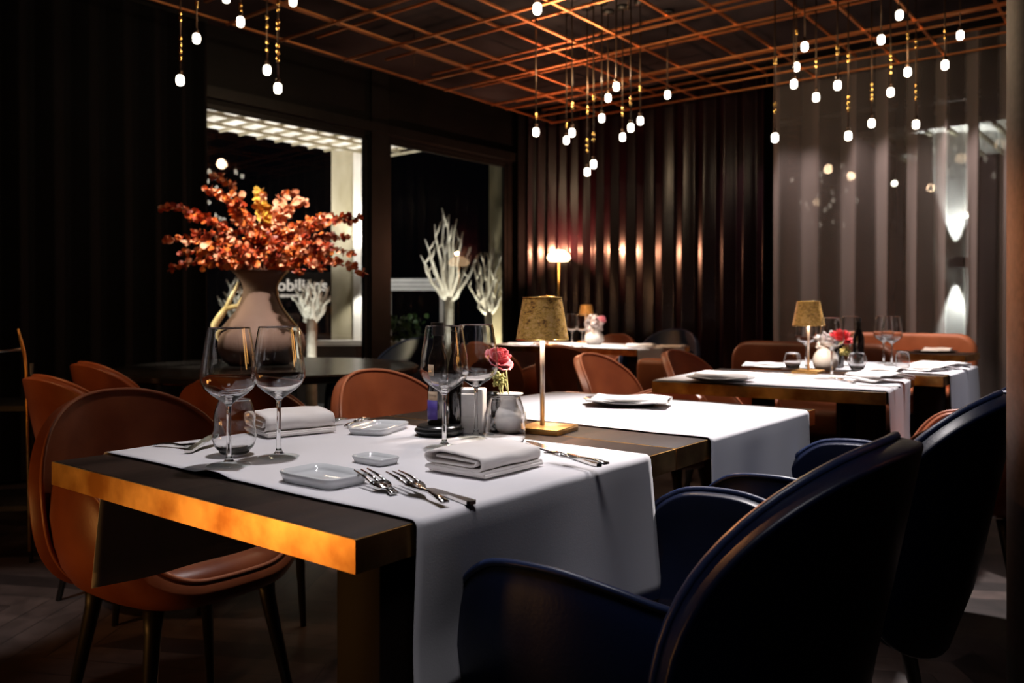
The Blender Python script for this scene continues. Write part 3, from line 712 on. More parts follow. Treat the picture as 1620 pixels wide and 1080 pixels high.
# ------------------------------------------------------------------ napkins
def napkin(c, u, label, L=.17, W=.125, H=.034, turns=3, group='folded napkins', tilt=0, ragged=.0):
    """cloth folded over and over: real layers, extruded along u; the open folds show on the end"""
    u = Vector(u).normalized(); th = .0042
    # profile: concentric flattened loops (x across, z up)
    pts = []
    def loop(x0, x1, z0, z1, n=8):
        q = []
        r = (z1-z0)/2; zc = (z0+z1)/2
        for k in range(n+1): a = -PI/2-k*PI/n; q.append((x0+r+r*math.cos(a), zc+r*math.sin(a)))
        for k in range(n+1): a = PI/2-k*PI/n; q.append((x1-r+r*math.cos(a), zc+r*math.sin(a)))
        return q
    z0 = 0; k_ = 0
    path = [(-W/2+.02, th/2), (0, th/2), (W/2-H/2, th/2)]
    for k in range(1, 9): a = -PI/2+k*PI/8; path.append((W/2-H/2+(H/2-th/2)*math.cos(a), H/2+(H/2-th/2)*math.sin(a)))
    path += [(0, H+.003), (-W/4, H+.004)]
    r2 = H*.36
    for k in range(1, 9): a = PI/2+k*PI/8; path.append((-W/2+r2+r2*math.cos(a), H-r2+r2*math.sin(a)))
    path += [(-W/4, H-2*r2+.001), (W/4, H-2*r2+.0005), (W/2-H/2-.006, H-2*r2+.002)]
    r3 = H*.15
    for k in range(1, 7): a = -PI/2+k*PI/6; path.append((W/2-H/2-.006+r3*math.cos(a), H-2*r2+r3+.002+r3*math.sin(a)))
    path += [(0, H-2*r2+2*r3+.003), (-W/2+.022, H-2*r2+2*r3+.004)]
    bm = B(); n = 14; rnd = random.Random(hash(label) % 999)
    def fn(i, j):
        x, z = path[i]; t = j/n-.5
        return (x+.0015*math.sin(i*.7+j*.5), t*L*(1+.012*math.sin(i*.55)), z*(1-.05*abs(2*t))+(.0006*math.sin(j+i*.3)))
    grid(bm, fn, len(path), n+1)
    # lower stack of flat layers
    for q in range(2): box(bm, (0.004*q, .001*q, -.0035*(q+.5)), (W-.004*q, L-.003*q, .003), bev=.001)
    o = obj('folded_napkin', bm, M['napkin'], loc=Vector(c)+Vector((0, 0, .0075)))
    o.rotation_euler = (0, 0, math.atan2(-u.x, u.y)+tilt)
    mod(o, 'SOLIDIFY', thickness=th*.8, offset=0)
    return tag(o, label, 'napkin', group)
def soft_napkin(c, rz, label, L=.16, W=.11, H=.014, group='folded napkins', seed=1):
    rnd = random.Random(seed); bm = B(); n = 20
    for lay in range(2):
        ph = rnd.uniform(0, 6); o_ = .012*lay
        def fn(i, j):
            x = (i/n-.5)*W*(1-.08*lay)+o_; y = (j/n-.5)*L*(1-.05*lay)-o_*.4
            e = min(1, 6*min(i/n, 1-i/n))
            z = H*(.45+.55*lay)*(.55+.45*e**.5)+.0035*math.sin(x*60+ph+lay*2)*math.sin(y*35+ph)
            return (x, y, max(z, .002+.004*lay))
        grid(bm, fn, n+1, n+1)
    o = obj('folded_napkin', bm, M['napkin'], loc=c); o.rotation_euler = (0, 0, rz); mod(o, 'SOLIDIFY', thickness=.003, offset=0)
    return tag(o, label, 'napkin', group)
cN = (tp(685, 752)+tp(785, 768)+tp(873, 738))/3
napkin(Vector((-.045, 1.36, ZT+.003)), U, 'thick folded napkin at the front centre of the nearest table', .150, .122, .024)
napkin(Vector((-.472, 1.765, ZT+.003)), Vector((.80, .60, 0)), 'folded napkin behind the two left wine glasses', .15, .12, .034)

# ------------------------------------------------------------------ dishes
def dish(c, sx, sy, h, rz, label, m, name='dish', cat='dish', group=None, rad=.01):
    bm = B(); N = 32
    def ring(s, z, dx=0): return [(sup(2*PI*i/N, (sx/2+dx)*s, (sy/2+dx)*s, 6)+(z,)) for i in range(N)]
    R = [ring(.01, .004), ring(.88, .004), ring(.94, h*.5), ring(1.0, h), ring(1.0, h-.002, .002), ring(.95, .0, 0), ring(.01, .0)]
    G = [[bm.verts.new(p) for p in rr] for rr in R]
    for a, b in zip(G, G[1:]):
        for i in range(N): bm.faces.new((a[i], a[(i+1) % N], b[(i+1) % N], b[i]))
    bm.faces.new(G[0]); bm.faces.new(G[-1][::-1])
    o = obj(name, bm, m, loc=c); o.rotation_euler = (0, 0, rz); return tag(o, label, cat, group)
dish(on(512, 761), .082, .125, .016, RT+PI/2, 'glossy white square dish near the front edge of the nearest table', M['ceramic'], 'side_plate', 'plate')
dish(on(594, 731), .045, .075, .012, RT+PI/2, 'little white butter dish behind the raised fork', M['ceramic'], 'butter_dish', 'dish')
dish(on(600, 681), .085, .14, .014, RT+.35, 'white side plate near the forks at the far rim of the runner', M['ceramic'], 'side_plate', 'plate')
def round_plate(c, r, h, label, m, sx=1, sy=1, rz=0):
    bm = B(); lathe(bm, [(0, 0), (r*.6, 0), (r*.95, h-.003), (r, h), (r*.98, h+.002), (r*.6, .005), (0, .005)], 48, sx=sx, sy=sy)
    o = obj('plate', bm, m, loc=c); o.rotation_euler = (0, 0, rz); return tag(o, label, 'plate')
round_plate(tp(991, 640, .7556), .118, .016, 'dark plate under a napkin on the table with the gold lamp', M['blackcer'], 1, .8, -.25)
soft_napkin(tp(996, 636, .766), 1.25, 'white napkin lying on the dark plate by the gold lamp', .215, .12, .014, seed=3)
round_plate(tp(1140, 602, .7556), .125, .014, 'plate with napkin at the left front of the brass-edged table', M['white'], 1, .8, -.2)
soft_napkin(tp(1138, 599, .766), 1.3, 'napkin on the white plate, front left of the red rose table', .20, .12, .014, seed=4)
soft_napkin(tp(1386, 602, .7575), .4, 'rumpled napkin at the front right corner of the brass-edged table', .17, .19, .028, seed=5)
soft_napkin(tp(1395, 590, .7575), .9, 'white napkin lying behind the rumpled one on the brass-edged table', .13, .13, .02, seed=6)
soft_napkin(tp(1462, 585, .7575), .5, 'left napkin on the runner in front of the tan banquette', .16, .16, .018, seed=7)
soft_napkin(tp(1484, 582, .7575), .5, 'right napkin on the runner in front of the tan banquette', .18, .2, .024, seed=8)
soft_napkin(tp(1206, 580, .7575), 1.2, 'napkin left of the lamp on the red rose table', .17, .12, .016, seed=9)
soft_napkin(tp(1482, 556, .752), 1.0, 'white napkin on the small far table before the tan banquette', .16, .2, .02, seed=10)
round_plate(tp(1480, 557.5, .7502), .13, .012, 'dark plate on the small far table', M['blackcer'], 1, .8, -.2).location.y -= .0
soft_napkin(tp(1012, 549, .7575), 1.2, 'napkin at the middle of the far table', .2, .14, .022, seed=11)
soft_napkin(tp(1062, 549.5, .7506), 1.0, 'napkin at the right end of the far table', .2, .16, .014, seed=12)
soft_napkin(tp(822, 547, .7575), 1.2, 'napkin at the left end of the far table, behind the gold lamp pole', .2, .14, .02, seed=13)

# ------------------------------------------------------------------ bottles, box, mill
c = on(695, 687)
bm = B(); lathe(bm, [(0, 0), (.042, 0), (.048, .004), (.052, .010), (.051, .013), (.045, .011), (0, .011)], 48); lathe(bm, [(0, .010), (.047, .010), (.0475, .018), (.044, .021), (0, .021)], 48)
sharp(tag(obj('coaster_tray', bm, M['blackcer'], loc=c), 'round black tray under the dark bottle', 'tray'))
b = thing('oil_bottle', 'dark oil bottle with purple and tan labels on the black tray', 'bottle', c+Vector((-.004, 0, .0212)))
bm = B(); lathe(bm, [(0, 0), (.019, 0), (.0205, .003), (.0205, .128), (.019, .142), (.013, .157), (.0105, .168), (.0105, .19), (0, .19)], 36); obj('glass_body', bm, M['bottle'], b)
bm = B(); lathe(bm, [(0, .186), (.0135, .186), (.0135, .213), (0, .213)], 24); sharp(obj('cap', bm, M['blackcer'], b))
def arc_label(r, z0, z1, a0, a1, m, nm, parent, lab):
    bm = B(); n = 14; vs = [[bm.verts.new((r*math.cos(a0+(a1-a0)*i/n), r*math.sin(a0+(a1-a0)*i/n), z)) for z in (z0, z1)] for i in range(n+1)]
    for i in range(n): bm.faces.new((vs[i][0], vs[i+1][0], vs[i+1][1], vs[i][1]))
    o = obj(nm, bm, m, parent); mod(o, 'SOLIDIFY', thickness=.0004, offset=1); o['label'] = lab
arc_label(.0207, .012, .052, -2.9, -1.5, M['purple'], 'front_label', b, 'purple lower label')
arc_label(.0207, .052, .070, -2.6, -1.5, M['tan'], 'front_label', b, 'tan strip above the purple label')
arc_label(.0207, .094, .125, -2.9, -1.9, M['tan'], 'back_label', b, 'tan upper label')
b2 = thing('oil_bottle', 'second dark bottle standing right behind the labelled one on the black tray', 'bottle', c+Vector((.033, .020, .0212)))
bm = B(); lathe(bm, [(0, 0), (.015, 0), (.016, .003), (.016, .118), (.012, .135), (.008, .148), (.008, .175), (0, .175)], 32); obj('glass_body', bm, M['bottle'], b2)
bm = B(); lathe(bm, [(0, .172), (.010, .172), (.010, .195), (0, .195)], 20); sharp(obj('cap', bm, M['blackcer'], b2))
pb = on(748, 684); bm = B(); box(bm, (0, 0, .047), (.052, .042, .094), bev=.003)
box(bm, (-.004, -.024, .06), (.03, .008, .05), rot=Matrix.Rotation(.12, 3, 'X'), bev=.002)
o = obj('paper_bag', bm, M['paper'], loc=pb, smooth=False); o.rotation_euler = (0, 0, RT+.5); tag(o, 'small white paper bag between the dark bottle and the pepper mill', 'paper bag')
pm = thing('pepper_mill', 'black pepper mill next to the rose vase', 'pepper mill', on(780, 682, .7512))
bm = B(); lathe(bm, [(0, 0), (.016, 0), (.017, .01), (.013, .03), (.012, .045), (.016, .062), (.0165, .068), (0, .068)], 32); obj('body', bm, M['blackcer'], pm)
bm = B(); lathe(bm, [(0, .068), (.0155, .069), (.017, .078), (.012, .086), (0, .088)], 32); obj('knob', bm, M['blackcer'], pm)

# ------------------------------------------------------------------ flowers
def rose(bm, c, R, rnd, tilt=(0, 0)):
    """layered cupped petals"""
    layers = [(.26, 3, .95), (.44, 4, .95), (.62, 5, .90), (.80, 6, .80), (.96, 7, .62)]
    rot = Matrix.Rotation(tilt[0], 3, 'X') @ Matrix.Rotation(tilt[1], 3, 'Y')
    for li, (rr, n, hh) in enumerate(layers):
        for k in range(n):
            a0 = 2*PI*k/n+li*.7+rnd.uniform(-.15, .15); wdt = 2*PI/n*.95; nu, nv = 7, 6; vs = []
            for i in range(nu):
                row = []
                for j in range(nv):
                    s = (i/(nu-1)-.5)*2; t = j/(nv-1)
                    prof = math.sin(min(1, t*1.25)*PI/2)
                    rad = R*rr*(prof*.95+.12*(t**3)*(1.6 if li > 2 else .2))*(1+.0*s)
                    a = a0+s*wdt*(.35+.65*math.sin(PI*min(.95, t*.8+.15)))
                    z = R*(-.55+hh*1.35*t*(1-.18*s*s)-(.25*t**3 if li > 2 else 0))
                    row.append(bm.verts.new(Vector(c)+rot @ Vector((rad*math.cos(a), rad*math.sin(a), z))))
                vs.append(row)
            for i in range(nu-1):
                for j in range(nv-1):
                    f = bm.faces.new((vs[i][j], vs[i+1][j], vs[i+1][j+1], vs[i][j+1])); f.material_index = 1 if (li == 4 and k % 2) else 0
def fluff(bm, c, R, n, r, rnd, sz=1):
    for _ in range(n):
        v = Vector((rnd.gauss(0, 1), rnd.gauss(0, 1), rnd.gauss(0, 1)*sz)).normalized()*R*rnd.uniform(.5, 1)
        g = bmesh.ops.create_icosphere(bm, subdivisions=1, radius=r*rnd.uniform(.6, 1.2)); bmesh.ops.translate(bm, vec=Vector(c)+v, verts=g['verts'])
rnd = random.Random(5)
vp = on(798, 687, .7512)
vb = B(); lathe(vb, [(0, 0), (.020, 0), (.031, .010), (.036, .028), (.034, .045), (.024, .060), (.019, .070), (.022, .080), (.029, .086), (.027, .087), (.017, .070), (.030, .04), (.026, .012), (0, .008)], 40)
tag(obj('bud_vase', vb, M['white'], loc=vp+Vector((.012, .01, 0))), 'small white round vase holding the pink rose', 'vase')
fr = thing('cut_flowers', 'pink-red rose with green filler in the small white vase', 'flowers', vp+Vector((.0, .01, .08)))
bm = B(); rose(bm, dp(790, 568, 1.83)-Vector(fr.location), .032, rnd, (.5, .5)); o = obj('rose_bloom', bm, None, fr, mats=[M['rose'], M['rosep']]); mod(o, 'SOLIDIFY', thickness=.0008)
bm = B(); fluff(bm, dp(790, 601, 1.80)-Vector(fr.location), .018, 70, .0035, rnd, 1.2); obj('green_filler', bm, M['green'], fr)
bm = B()
for k in range(5): tube(bm, [(0.012, 0, -.05), (rnd.uniform(-.01, .02), 0, 0), dp(785+k*4, 596-k*3, 1.81)-Vector(fr.location)], .0013, 6)
obj('stems', bm, M['green'], fr)
# flowers on red rose table
vp = tp(1306, 588)+Vector((0, 0, .0058))
vb = B(); lathe(vb, [(0, 0), (.034, 0), (.050, .018), (.054, .045), (.046, .07), (.032, .088), (.030, .098), (.036, .108), (.033, .109), (.026, .095), (.045, .05), (.03, .01), (0, .008)], 40)
tag(obj('bud_vase', vb, M['white'], loc=vp), 'white round vase with the red rose on the brass-edged table', 'vase')
fr = thing('cut_flowers', 'red rose with white blossoms in the round white vase', 'flowers', vp+Vector((0, 0, .1)))
bm = B(); rose(bm, dp(1331, 534, 3.45)-Vector(fr.location), .046, rnd, (.3, .3)); o = obj('rose_bloom', bm, None, fr, mats=[M['roser'], M['roser']]); mod(o, 'SOLIDIFY', thickness=.001)
bm = B(); fluff(bm, (0, 0, .03), .045, 90, .010, rnd, .6); obj('white_blossoms', bm, M['plume'], fr)
bm = B(); fluff(bm, dp(1337, 556, 3.45)-Vector(fr.location), .022, 50, .006, rnd, .8); obj('green_filler', bm, M['green'], fr)
# flowers on the far table
vp = tp(940, 546)+Vector((0, 0, .0058)); 
vb = B(); lathe(vb, [(0, 0), (.05, 0), (.075, .03), (.07, .07), (.045, .10), (.05, .115), (.045, .116), (.04, .10), (.06, .06), (.05, .01), (0, .008)], 36)
tag(obj('bud_vase', vb, M['white'], loc=vp), 'white vase on the far table before the plum curtain', 'vase')
fr = thing('cut_flowers', 'white and pink flowers in the far table vase', 'flowers', vp+Vector((0, 0, .1)))
bm = B(); fluff(bm, (0, 0, .06), .075, 110, .015, rnd, .9); obj('white_blossoms', bm, M['plume'], fr)
bm = B(); rose(bm, Vector((.05, -.06, .09)), .035, rnd, (.4, .4)); o = obj('rose_bloom', bm, None, fr, mats=[M['rosep'], M['rosep']]); mod(o, 'SOLIDIFY', thickness=.001)

# bottles on the brass-edged table
for px, h, lab in ((1329, .215, 'dark bottle behind the wine glasses of the red rose table'), (1361, .225, 'slim dark bottle right of the red rose')):
    r = thing('oil_bottle', lab, 'bottle', tp(px, 584, .7502 if px < 1340 else .7502)+Vector((0, .02, .0058)))
    bm = B(); lathe(bm, [(0, 0), (.024, 0), (.025, .004), (.025, h*.6), (.016, h*.72), (.011, h*.8), (.011, h*.95), (0, h*.95)], 28); obj('glass_body', bm, M['bottle'], r)
    bm = B(); lathe(bm, [(0, h*.93), (.0135, h*.93), (.0135, h), (0, h)], 20); sharp(obj('cap', bm, M['blackcer'], r))

# ------------------------------------------------------------------ table lamps
def lamp(p, label, h=.293, rb=.058, rt_=.0425, sh=.092, power=5.5, rz=0, base=.105, glow=None, bo=(0, 0)):
    r = thing('table_lamp', label, 'table lamp', p, rz, 'small table lamps')
    bm = B(); box(bm, (bo[0], bo[1], .006), (base, base, .012), bev=.0015); sharp(obj('base', bm, M['brass'], r))
    bm = B(); tube(bm, [(0, 0, .012), (0, 0, h-.022)], .0052, 16); obj('pole', bm, mat('satin_champagne_pole', (.9, .76, .62), .35, .6, noise=(9, 1, (.86, .72, .58), (.94, .8, .66), ONE)) if 'pole' not in M else M['pole'], r)
    bm = B(); lathe(bm, [(rb, h-sh), (rt_, h), (rt_-.0012, h), (rb-.0012, h-sh)], 64, close=True); o = sharp(obj('shade', bm, M['shade'], r)); o['label'] = 'gold printed shade'
    bm = B()
    for z, rr in ((h, rt_), (h-sh, rb)): tube(bm, [(rr*math.cos(2*PI*i/48), rr*math.sin(2*PI*i/48), z) for i in range(48)], .0013, 6, closed=True)
    obj('shade_rim', bm, M['gold'], o)
    bm = B(); lathe(bm, [(0, h-.030), (.030, h-.030), (.032, h-.026), (.032, h-.016), (0, h-.016)], 32)
    for k in range(3):
        a = 2*PI*k/3; tube(bm, [(0, 0, h-.018), (rt_*math.cos(a), rt_*math.sin(a), h-.006)], .0014, 6)
    obj('lamp_head', bm, M['white'], r)
    l = light('POINT', 'lamp_light', Vector(p)+Vector((0, 0, h-.052)), power, (1, .83, .68), .014)
    l.parent = r; l.location = (0, 0, h-.052)
    return r
lamp(on(858, 681, .7506), 'table lamp with gold printed shade behind the water tumbler', power=8, bo=(.012, -.004), rz=RT+.15)
lamp(tp(1279, 592)+Vector((0, 0, .0062)), 'table lamp with gold shade on the red rose table', h=.295, rb=.064, rt_=.045, sh=.1, power=6, rz=RT)
lamp(tp(866, 548)+Vector((0, 0, .0062)), 'lit table lamp at the left of the far table', h=.36, rb=.075, rt_=.05, sh=.09, power=14, rz=RT)
lamp(tp(934, 544)+Vector((-.02, .12, .0062)), 'table lamp behind the white flowers on the far table', h=.30, rb=.06, rt_=.045, sh=.08, power=18, rz=RT)

# floor lamp in front of plum curtain
fp = dp(884, 410, 7.95); fl = thing('floor_lamp', 'glowing floor lamp in front of the plum curtain', 'floor lamp', (fp.x, fp.y, 0))
bm = B(); lathe(bm, [(0, 0), (.13, 0), (.13, .012), (.02, .02), (0, .02)], 32); sharp(obj('base', bm, M['blackmetal'], fl))
bm = B(); tube(bm, [(0, 0, .02), (0, 0, fp.z-.02)], .009, 10); obj('pole', bm, M['gold'], fl)
bm = B(); lathe(bm, [(0, fp.z-.02), (.09, fp.z-.02), (.115, fp.z+.01), (.10, fp.z+.05), (.05, fp.z+.08), (0, fp.z+.085)], 32); obj('opal_shade', bm, M['glow'], fl)
light('POINT', 'floor_lamp_glow', (fp.x, fp.y-.02, fp.z+.115), 60, (1, .40, .22), .02)
light('POINT', 'floor_lamp_glow', (tp(866, 548).x, tp(866, 548).y, 1.18), 7.0, (1, .5, .24), .03)

# ------------------------------------------------------------------ big vase and branches
VP = Vector((-1.216, 4.0, .75))
v = thing('branch_vase', 'large mauve stone vase with cream handle on the round black table', 'vase', VP)
bm = B(); lathe(bm, [(0, .0), (.14, 0), (.175, .02), (.205, .06), (.212, .10), (.205, .14), (.184, .175), (.148, .22), (.112, .266), (.092, .31), (.082, .35), (.081, .375), (.092, .405), (.115, .435), (.136, .455),
                     (.131, .455), (.110, .435), (.087, .405), (.075, .365), (.086, .31), (.14, .215), (.19, .10), (.13, .012), (0, .01)], 64); obj('vase_body', bm, M['vase'], v)
bm = B(); P = [(-.060, 0, .385), (-.10, -.02, .375), (-.085, -.02, .31), (-.145, -.03, .285), (-.19, -.03, .235), (-.215, -.02, .18), (-.195, -.01, .12)]
tube(bm, [(-.085, 0, .34), (-.088, -.01, .31), (-.10, -.02, .285), (-.13, -.025, .28), (-.155, -.03, .275), (-.185, -.03, .235), (-.215, -.02, .195), (-.222, -.01, .15), (-.195, 0, .10)], [.009, .011, .012, .013, .015, .018, .018, .014, .010], 12)
tube(bm, [(-.155, -.03, .275), (-.135, -.03, .32), (-.112, -.03, .36), (-.10, -.02, .40)], [.013, .012, .011, .006], 10)
o = obj('handle', bm, M['cream'], v); o['label'] = 'cream glazed sculpted handle'
bm = B(); tube(bm, [(x, -.02, z) for x, z in ((.140, .455), (.118, .432), (.095, .40), (.084, .37), (.088, .335), (.098, .30), (.114, .27), (.148, .225), (.182, .182), (.203, .15))], [.006, .004, .004, .006, .004, .004, .005, .005, .006, .004], 8)  # cream tube stands in for light along the right edge of the vase
o = obj('lit_edge_line', bm, M['cream'], v); o['label'] = 'pale line for the lit right edge'
bq = thing('branch_bouquet', 'big bouquet of dried orange-red leafy branches in the mauve vase', 'bouquet', VP+Vector((0, 0, .44)))
rnd = random.Random(11)
def leaf(bm, p, d, n, s, mi):
    d = d.normalized(); sd = d.cross(n)
    if sd.length < 1e-4: return
    sd.normalize(); up = sd.cross(d)
    a = bm.verts.new(p); tip = bm.verts.new(p+d*s+up*s*.1)
    L = [bm.verts.new(p+d*s*t+sd*s*wd+up*s*.14) for t, wd in ((.22, .30), (.55, .46), (.85, .28))]
    R = [bm.verts.new(p+d*s*t-sd*s*wd+up*s*.14) for t, wd in ((.22, .30), (.55, .46), (.85, .28))]
    C = [bm.verts.new(p+d*s*t) for t in (.22, .55, .85)]
    for q in ((a, L[0], C[0]), (a, C[0], R[0]), (L[0], L[1], C[1], C[0]), (C[0], C[1], R[1], R[0]), (L[1], L[2], C[2], C[1]), (C[1], C[2], R[2], R[1]), (L[2], tip, C[2]), (C[2], tip, R[2])):
        f = bm.faces.new(q); f.material_index = mi
TG = [(258, 328), (265, 380), (273, 425), (300, 345), (330, 300), (338, 280), (360, 315), (395, 345), (410, 305), (420, 325), (455, 335), (463, 305), (480, 320), (500, 352), (530, 345),
      (552, 350), (568, 345), (545, 375), (555, 400), (574, 430), (535, 415), (510, 425), (290, 400), (320, 420), (345, 385), (380, 395), (440, 400), (480, 400), (405, 370), (500, 385), (310, 370), (440, 365), (370, 350), (520, 390), (350, 420), (475, 430)]
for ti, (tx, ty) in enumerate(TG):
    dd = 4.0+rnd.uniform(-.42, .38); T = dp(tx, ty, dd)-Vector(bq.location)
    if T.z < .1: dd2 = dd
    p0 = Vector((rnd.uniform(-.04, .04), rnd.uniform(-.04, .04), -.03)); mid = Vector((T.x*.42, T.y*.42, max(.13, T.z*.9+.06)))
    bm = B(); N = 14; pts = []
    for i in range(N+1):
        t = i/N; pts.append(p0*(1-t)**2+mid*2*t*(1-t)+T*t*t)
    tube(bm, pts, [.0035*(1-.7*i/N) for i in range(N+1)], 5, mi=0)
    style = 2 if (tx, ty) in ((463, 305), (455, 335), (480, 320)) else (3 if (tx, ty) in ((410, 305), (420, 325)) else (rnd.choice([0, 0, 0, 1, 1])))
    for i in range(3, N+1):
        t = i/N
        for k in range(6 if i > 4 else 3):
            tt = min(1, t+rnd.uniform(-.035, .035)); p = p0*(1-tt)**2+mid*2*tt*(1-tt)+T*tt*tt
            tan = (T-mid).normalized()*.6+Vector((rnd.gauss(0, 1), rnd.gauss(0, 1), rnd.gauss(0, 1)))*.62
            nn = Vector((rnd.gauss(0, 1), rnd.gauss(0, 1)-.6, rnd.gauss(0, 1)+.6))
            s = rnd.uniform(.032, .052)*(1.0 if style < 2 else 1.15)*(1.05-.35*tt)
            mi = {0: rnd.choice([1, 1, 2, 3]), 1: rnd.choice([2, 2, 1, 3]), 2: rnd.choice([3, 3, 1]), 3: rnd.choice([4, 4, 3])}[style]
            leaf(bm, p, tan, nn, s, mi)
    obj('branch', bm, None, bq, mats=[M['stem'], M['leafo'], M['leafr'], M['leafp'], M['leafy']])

# ------------------------------------------------------------------ column, trolley
cc = Vector((.704, .925, 0)); ccr = .13
cl = thing('column', 'dark round column at the right edge of the picture', 'column', cc)
bm = B(); lathe(bm, [(0, 0), (ccr, 0), (ccr, HC), (0, HC)], 64); sharp(obj('shaft', bm, M['column'], cl))
bm = B(); lathe(bm, [(ccr, 0), (ccr+.008, 0), (ccr+.008, .08), (ccr, .085)], 64); sharp(obj('base_ring', bm, M['blackmetal'], cl))
light('SPOT', 'column_warm_light', (-.2, 1.9, 1.9), 420, (1, .34, .10), .03, (.60, 1.02, 1.06), 13, 1)  # unseen spot added for the orange band on the column
light('SPOT', 'warm_rim_light', (-.45, 2.45, 1.62), 60, (1, .40, .14), .03, (.36, .98, .74), 15, .8)  # unseen spot added to give the navy chairs orange rims
tr = thing('serving_trolley', 'brass-handled serving trolley at the far left edge in the dark', 'trolley', (-2.05, 3.2, 0), .1)
bm = B(); a0 = dp(31, 520, 3.25)-Vector((-2.05, 3.2, 0)); 
pts = [dp(x, y, 3.3)-Vector(tr.location) for x, y in ((31, 520), (34, 535), (38, 552), (41, 566), (43, 590), (44, 640))]
tube(bm, pts+[Vector((pts[-1].x+.01, pts[-1].y, .05))], [.004, .006, .007, .006, .006, .006, .006], 8); obj('curved_handle', bm, M['brass'], tr)
bm = B(); tube(bm, [dp(-60, 560, 3.3)-Vector(tr.location), dp(38, 553, 3.3)-Vector(tr.location)], .006, 8); obj('rail', bm, M['chrome'], tr)
bm = B(); q = dp(-60, 560, 3.3)-Vector(tr.location)
bm.free()
for z in (.62, .22):
    bm = B(); box(bm, (q.x+.11, q.y+.18, z), (.34, .34, .02)); obj('shelf', bm, M['blackmetal'], tr, smooth=False)
for sx in (-.16, .16):
    for sy in (.02, .34):
        bm = B(); tube(bm, [(q.x+.11+sx, q.y+sy, 0), (q.x+.11+sx, q.y+sy, .80 if sy < .1 else .63)], .008, 8); obj('leg', bm, M['blackmetal'], tr)

# ------------------------------------------------------------------ outside
def ew(bm, d, n, s0, s1, o0, o1, z0, z1): wseg(bm, d, n, s0, s1, o0, o1, z0, z1)
bm = B(); prism(bm, [(-14, 2), (9, 2), (14, 24), (-14, 24)], -.25, -.12); struct(obj('ground', bm, M['ground'], smooth=False), 'dark paved terrace outside')
EXD = Vector((-.62, -.785, 0)).normalized()   # along facade to the left
def E(px, d): return Vector(((px-810)/F*d, d, 0))
p_out_r = Vector((-1.55, 10.95, 0)); p_in_r = Vector((-1.12, 9.9, 0))
can = thing('canopy', 'white slatted canopy over the terrace outside the first window', 'canopy', (-2.6, 8.6, 3.0))
A_ = E(320, 8.95); Bq = E(588, 10.85); dirA = (Bq-A_).normalized(); A2 = A_-dirA*3.5; nrm = Vector((.785, -.62, 0))*2.6
bm = B(); prism(bm, [p-Vector((-2.6, 8.6, 0)) for p in (A2, Bq, Bq+Vector((.62, -1.0, 0)), A2+nrm*.9)], .0, .14); obj('soffit', bm, M['extwhite'], can, smooth=False)
bm = B()
for k in range(26):
    p = A2+dirA*(k*.24+.1)-Vector((-2.6, 8.6, 0)); q = p+nrm*(.75 if k > 20 else .8)
    if k < 25: prism(bm, [p, q, q+dirA*.02, p+dirA*.02], -.03, -.001)
for k in range(5):
    p = A2+nrm*(.15+.15*k)-Vector((-2.6, 8.6, 0)); L_ = (Bq-A2).length*(.98-.02*k); prism(bm, [p, p+dirA*L_, p+dirA*L_+nrm*.008, p+nrm*.008], -.06, -.03)
obj('slats', bm, M['extbeige'], can, smooth=False)
pl = thing('outside_pillar', 'broad pale pillar outside between the two windows', 'pillar', E(556, 10.45))
bm = B(); box(bm, (-.08, 0, 1.44), (.28, .3, 3.11)); obj('shaft', bm, M['extbeige'], pl, smooth=False)
bm = B(); box(bm, (.14, -.04, 1.44), (.16, .3, 3.11)); obj('white_face', bm, M['extwhite'], pl, smooth=False)
bm = B(); box(bm, (.14, -.23, 1.50), (.08, .08, .12), bev=.005); obj('wall_light', bm, M['white'], pl, smooth=False)
light('SPOT', 'pillar_light', E(573, 10.05)+Vector((.02, 0, 1.60)), 60, (1, .96, .9), .03, E(566, 10.3)+Vector((0, 0, 3)), 80, .5)
light('SPOT', 'pillar_light', E(573, 10.05)+Vector((.02, 0, 1.38)), 40, (1, .96, .9), .03, E(566, 10.3)+Vector((0, 0, 0)), 80, .5)
pl = thing('outside_pillar', 'beige pillar outside at the right end of the second window', 'pillar', E(789, 9.3))
bm = B(); box(bm, (0, 0, 1.40), (.21, .25, 3.03)); obj('shaft', bm, M['extbeige'], pl, smooth=False)
bm = B(); box(bm, (.08, -.145, 1.40), (.03, .03, 2.9)); obj('metal_strip', bm, M['chrome'], pl, smooth=False)
light('SPOT', 'pillar_light', E(785, 8.75)+Vector((0, 0, .3)), 90, (1, .9, .7), .03, E(789, 9.3)+Vector((0, 0, 1.8)), 100, .7)
# railing of white boards
rl = thing('terrace_railing', 'white board railing outside behind the bare trees', 'railing', E(620, 10.9))
bm = B(); a = E(531, 10.9)-E(620, 10.9); b_ = E(700, 10.9)-E(620, 10.9)
for k in range(3):
    z = 1.27+k*.055; prism(bm, [a, b_, b_+Vector((0, .04, 0)), a+Vector((0, .04, 0))], z, z+.048)
obj('boards', bm, M['white'], rl, smooth=False)
bm = B()
for t_ in (0.01, .5, .99):
    p = a.lerp(b_, t_)+Vector((0, .06, 0)); box(bm, (p.x, p.y, .64), (.05, .04, 1.55))
obj('posts', bm, M['extwhite'], rl, smooth=False)
light('SPOT', 'railing_light', E(600, 9.9)+Vector((0, 0, 2.6)), 70, (1, .97, .95), .04, E(620, 10.9)+Vector((0, 0, 1.3)), 80, .6)
lw = thing('terrace_wall', 'low dark wall with white coping outside the windows', 'low wall', E(540, 10.2))
a = E(470, 10.0)-E(540, 10.2); b_ = E(700, 10.3)-E(540, 10.2)
bm = B(); prism(bm, [a, b_, b_+Vector((0, .1, 0)), a+Vector((0, .1, 0))], -.12, .58); obj('wall_body', bm, M['ground'], lw, smooth=False)
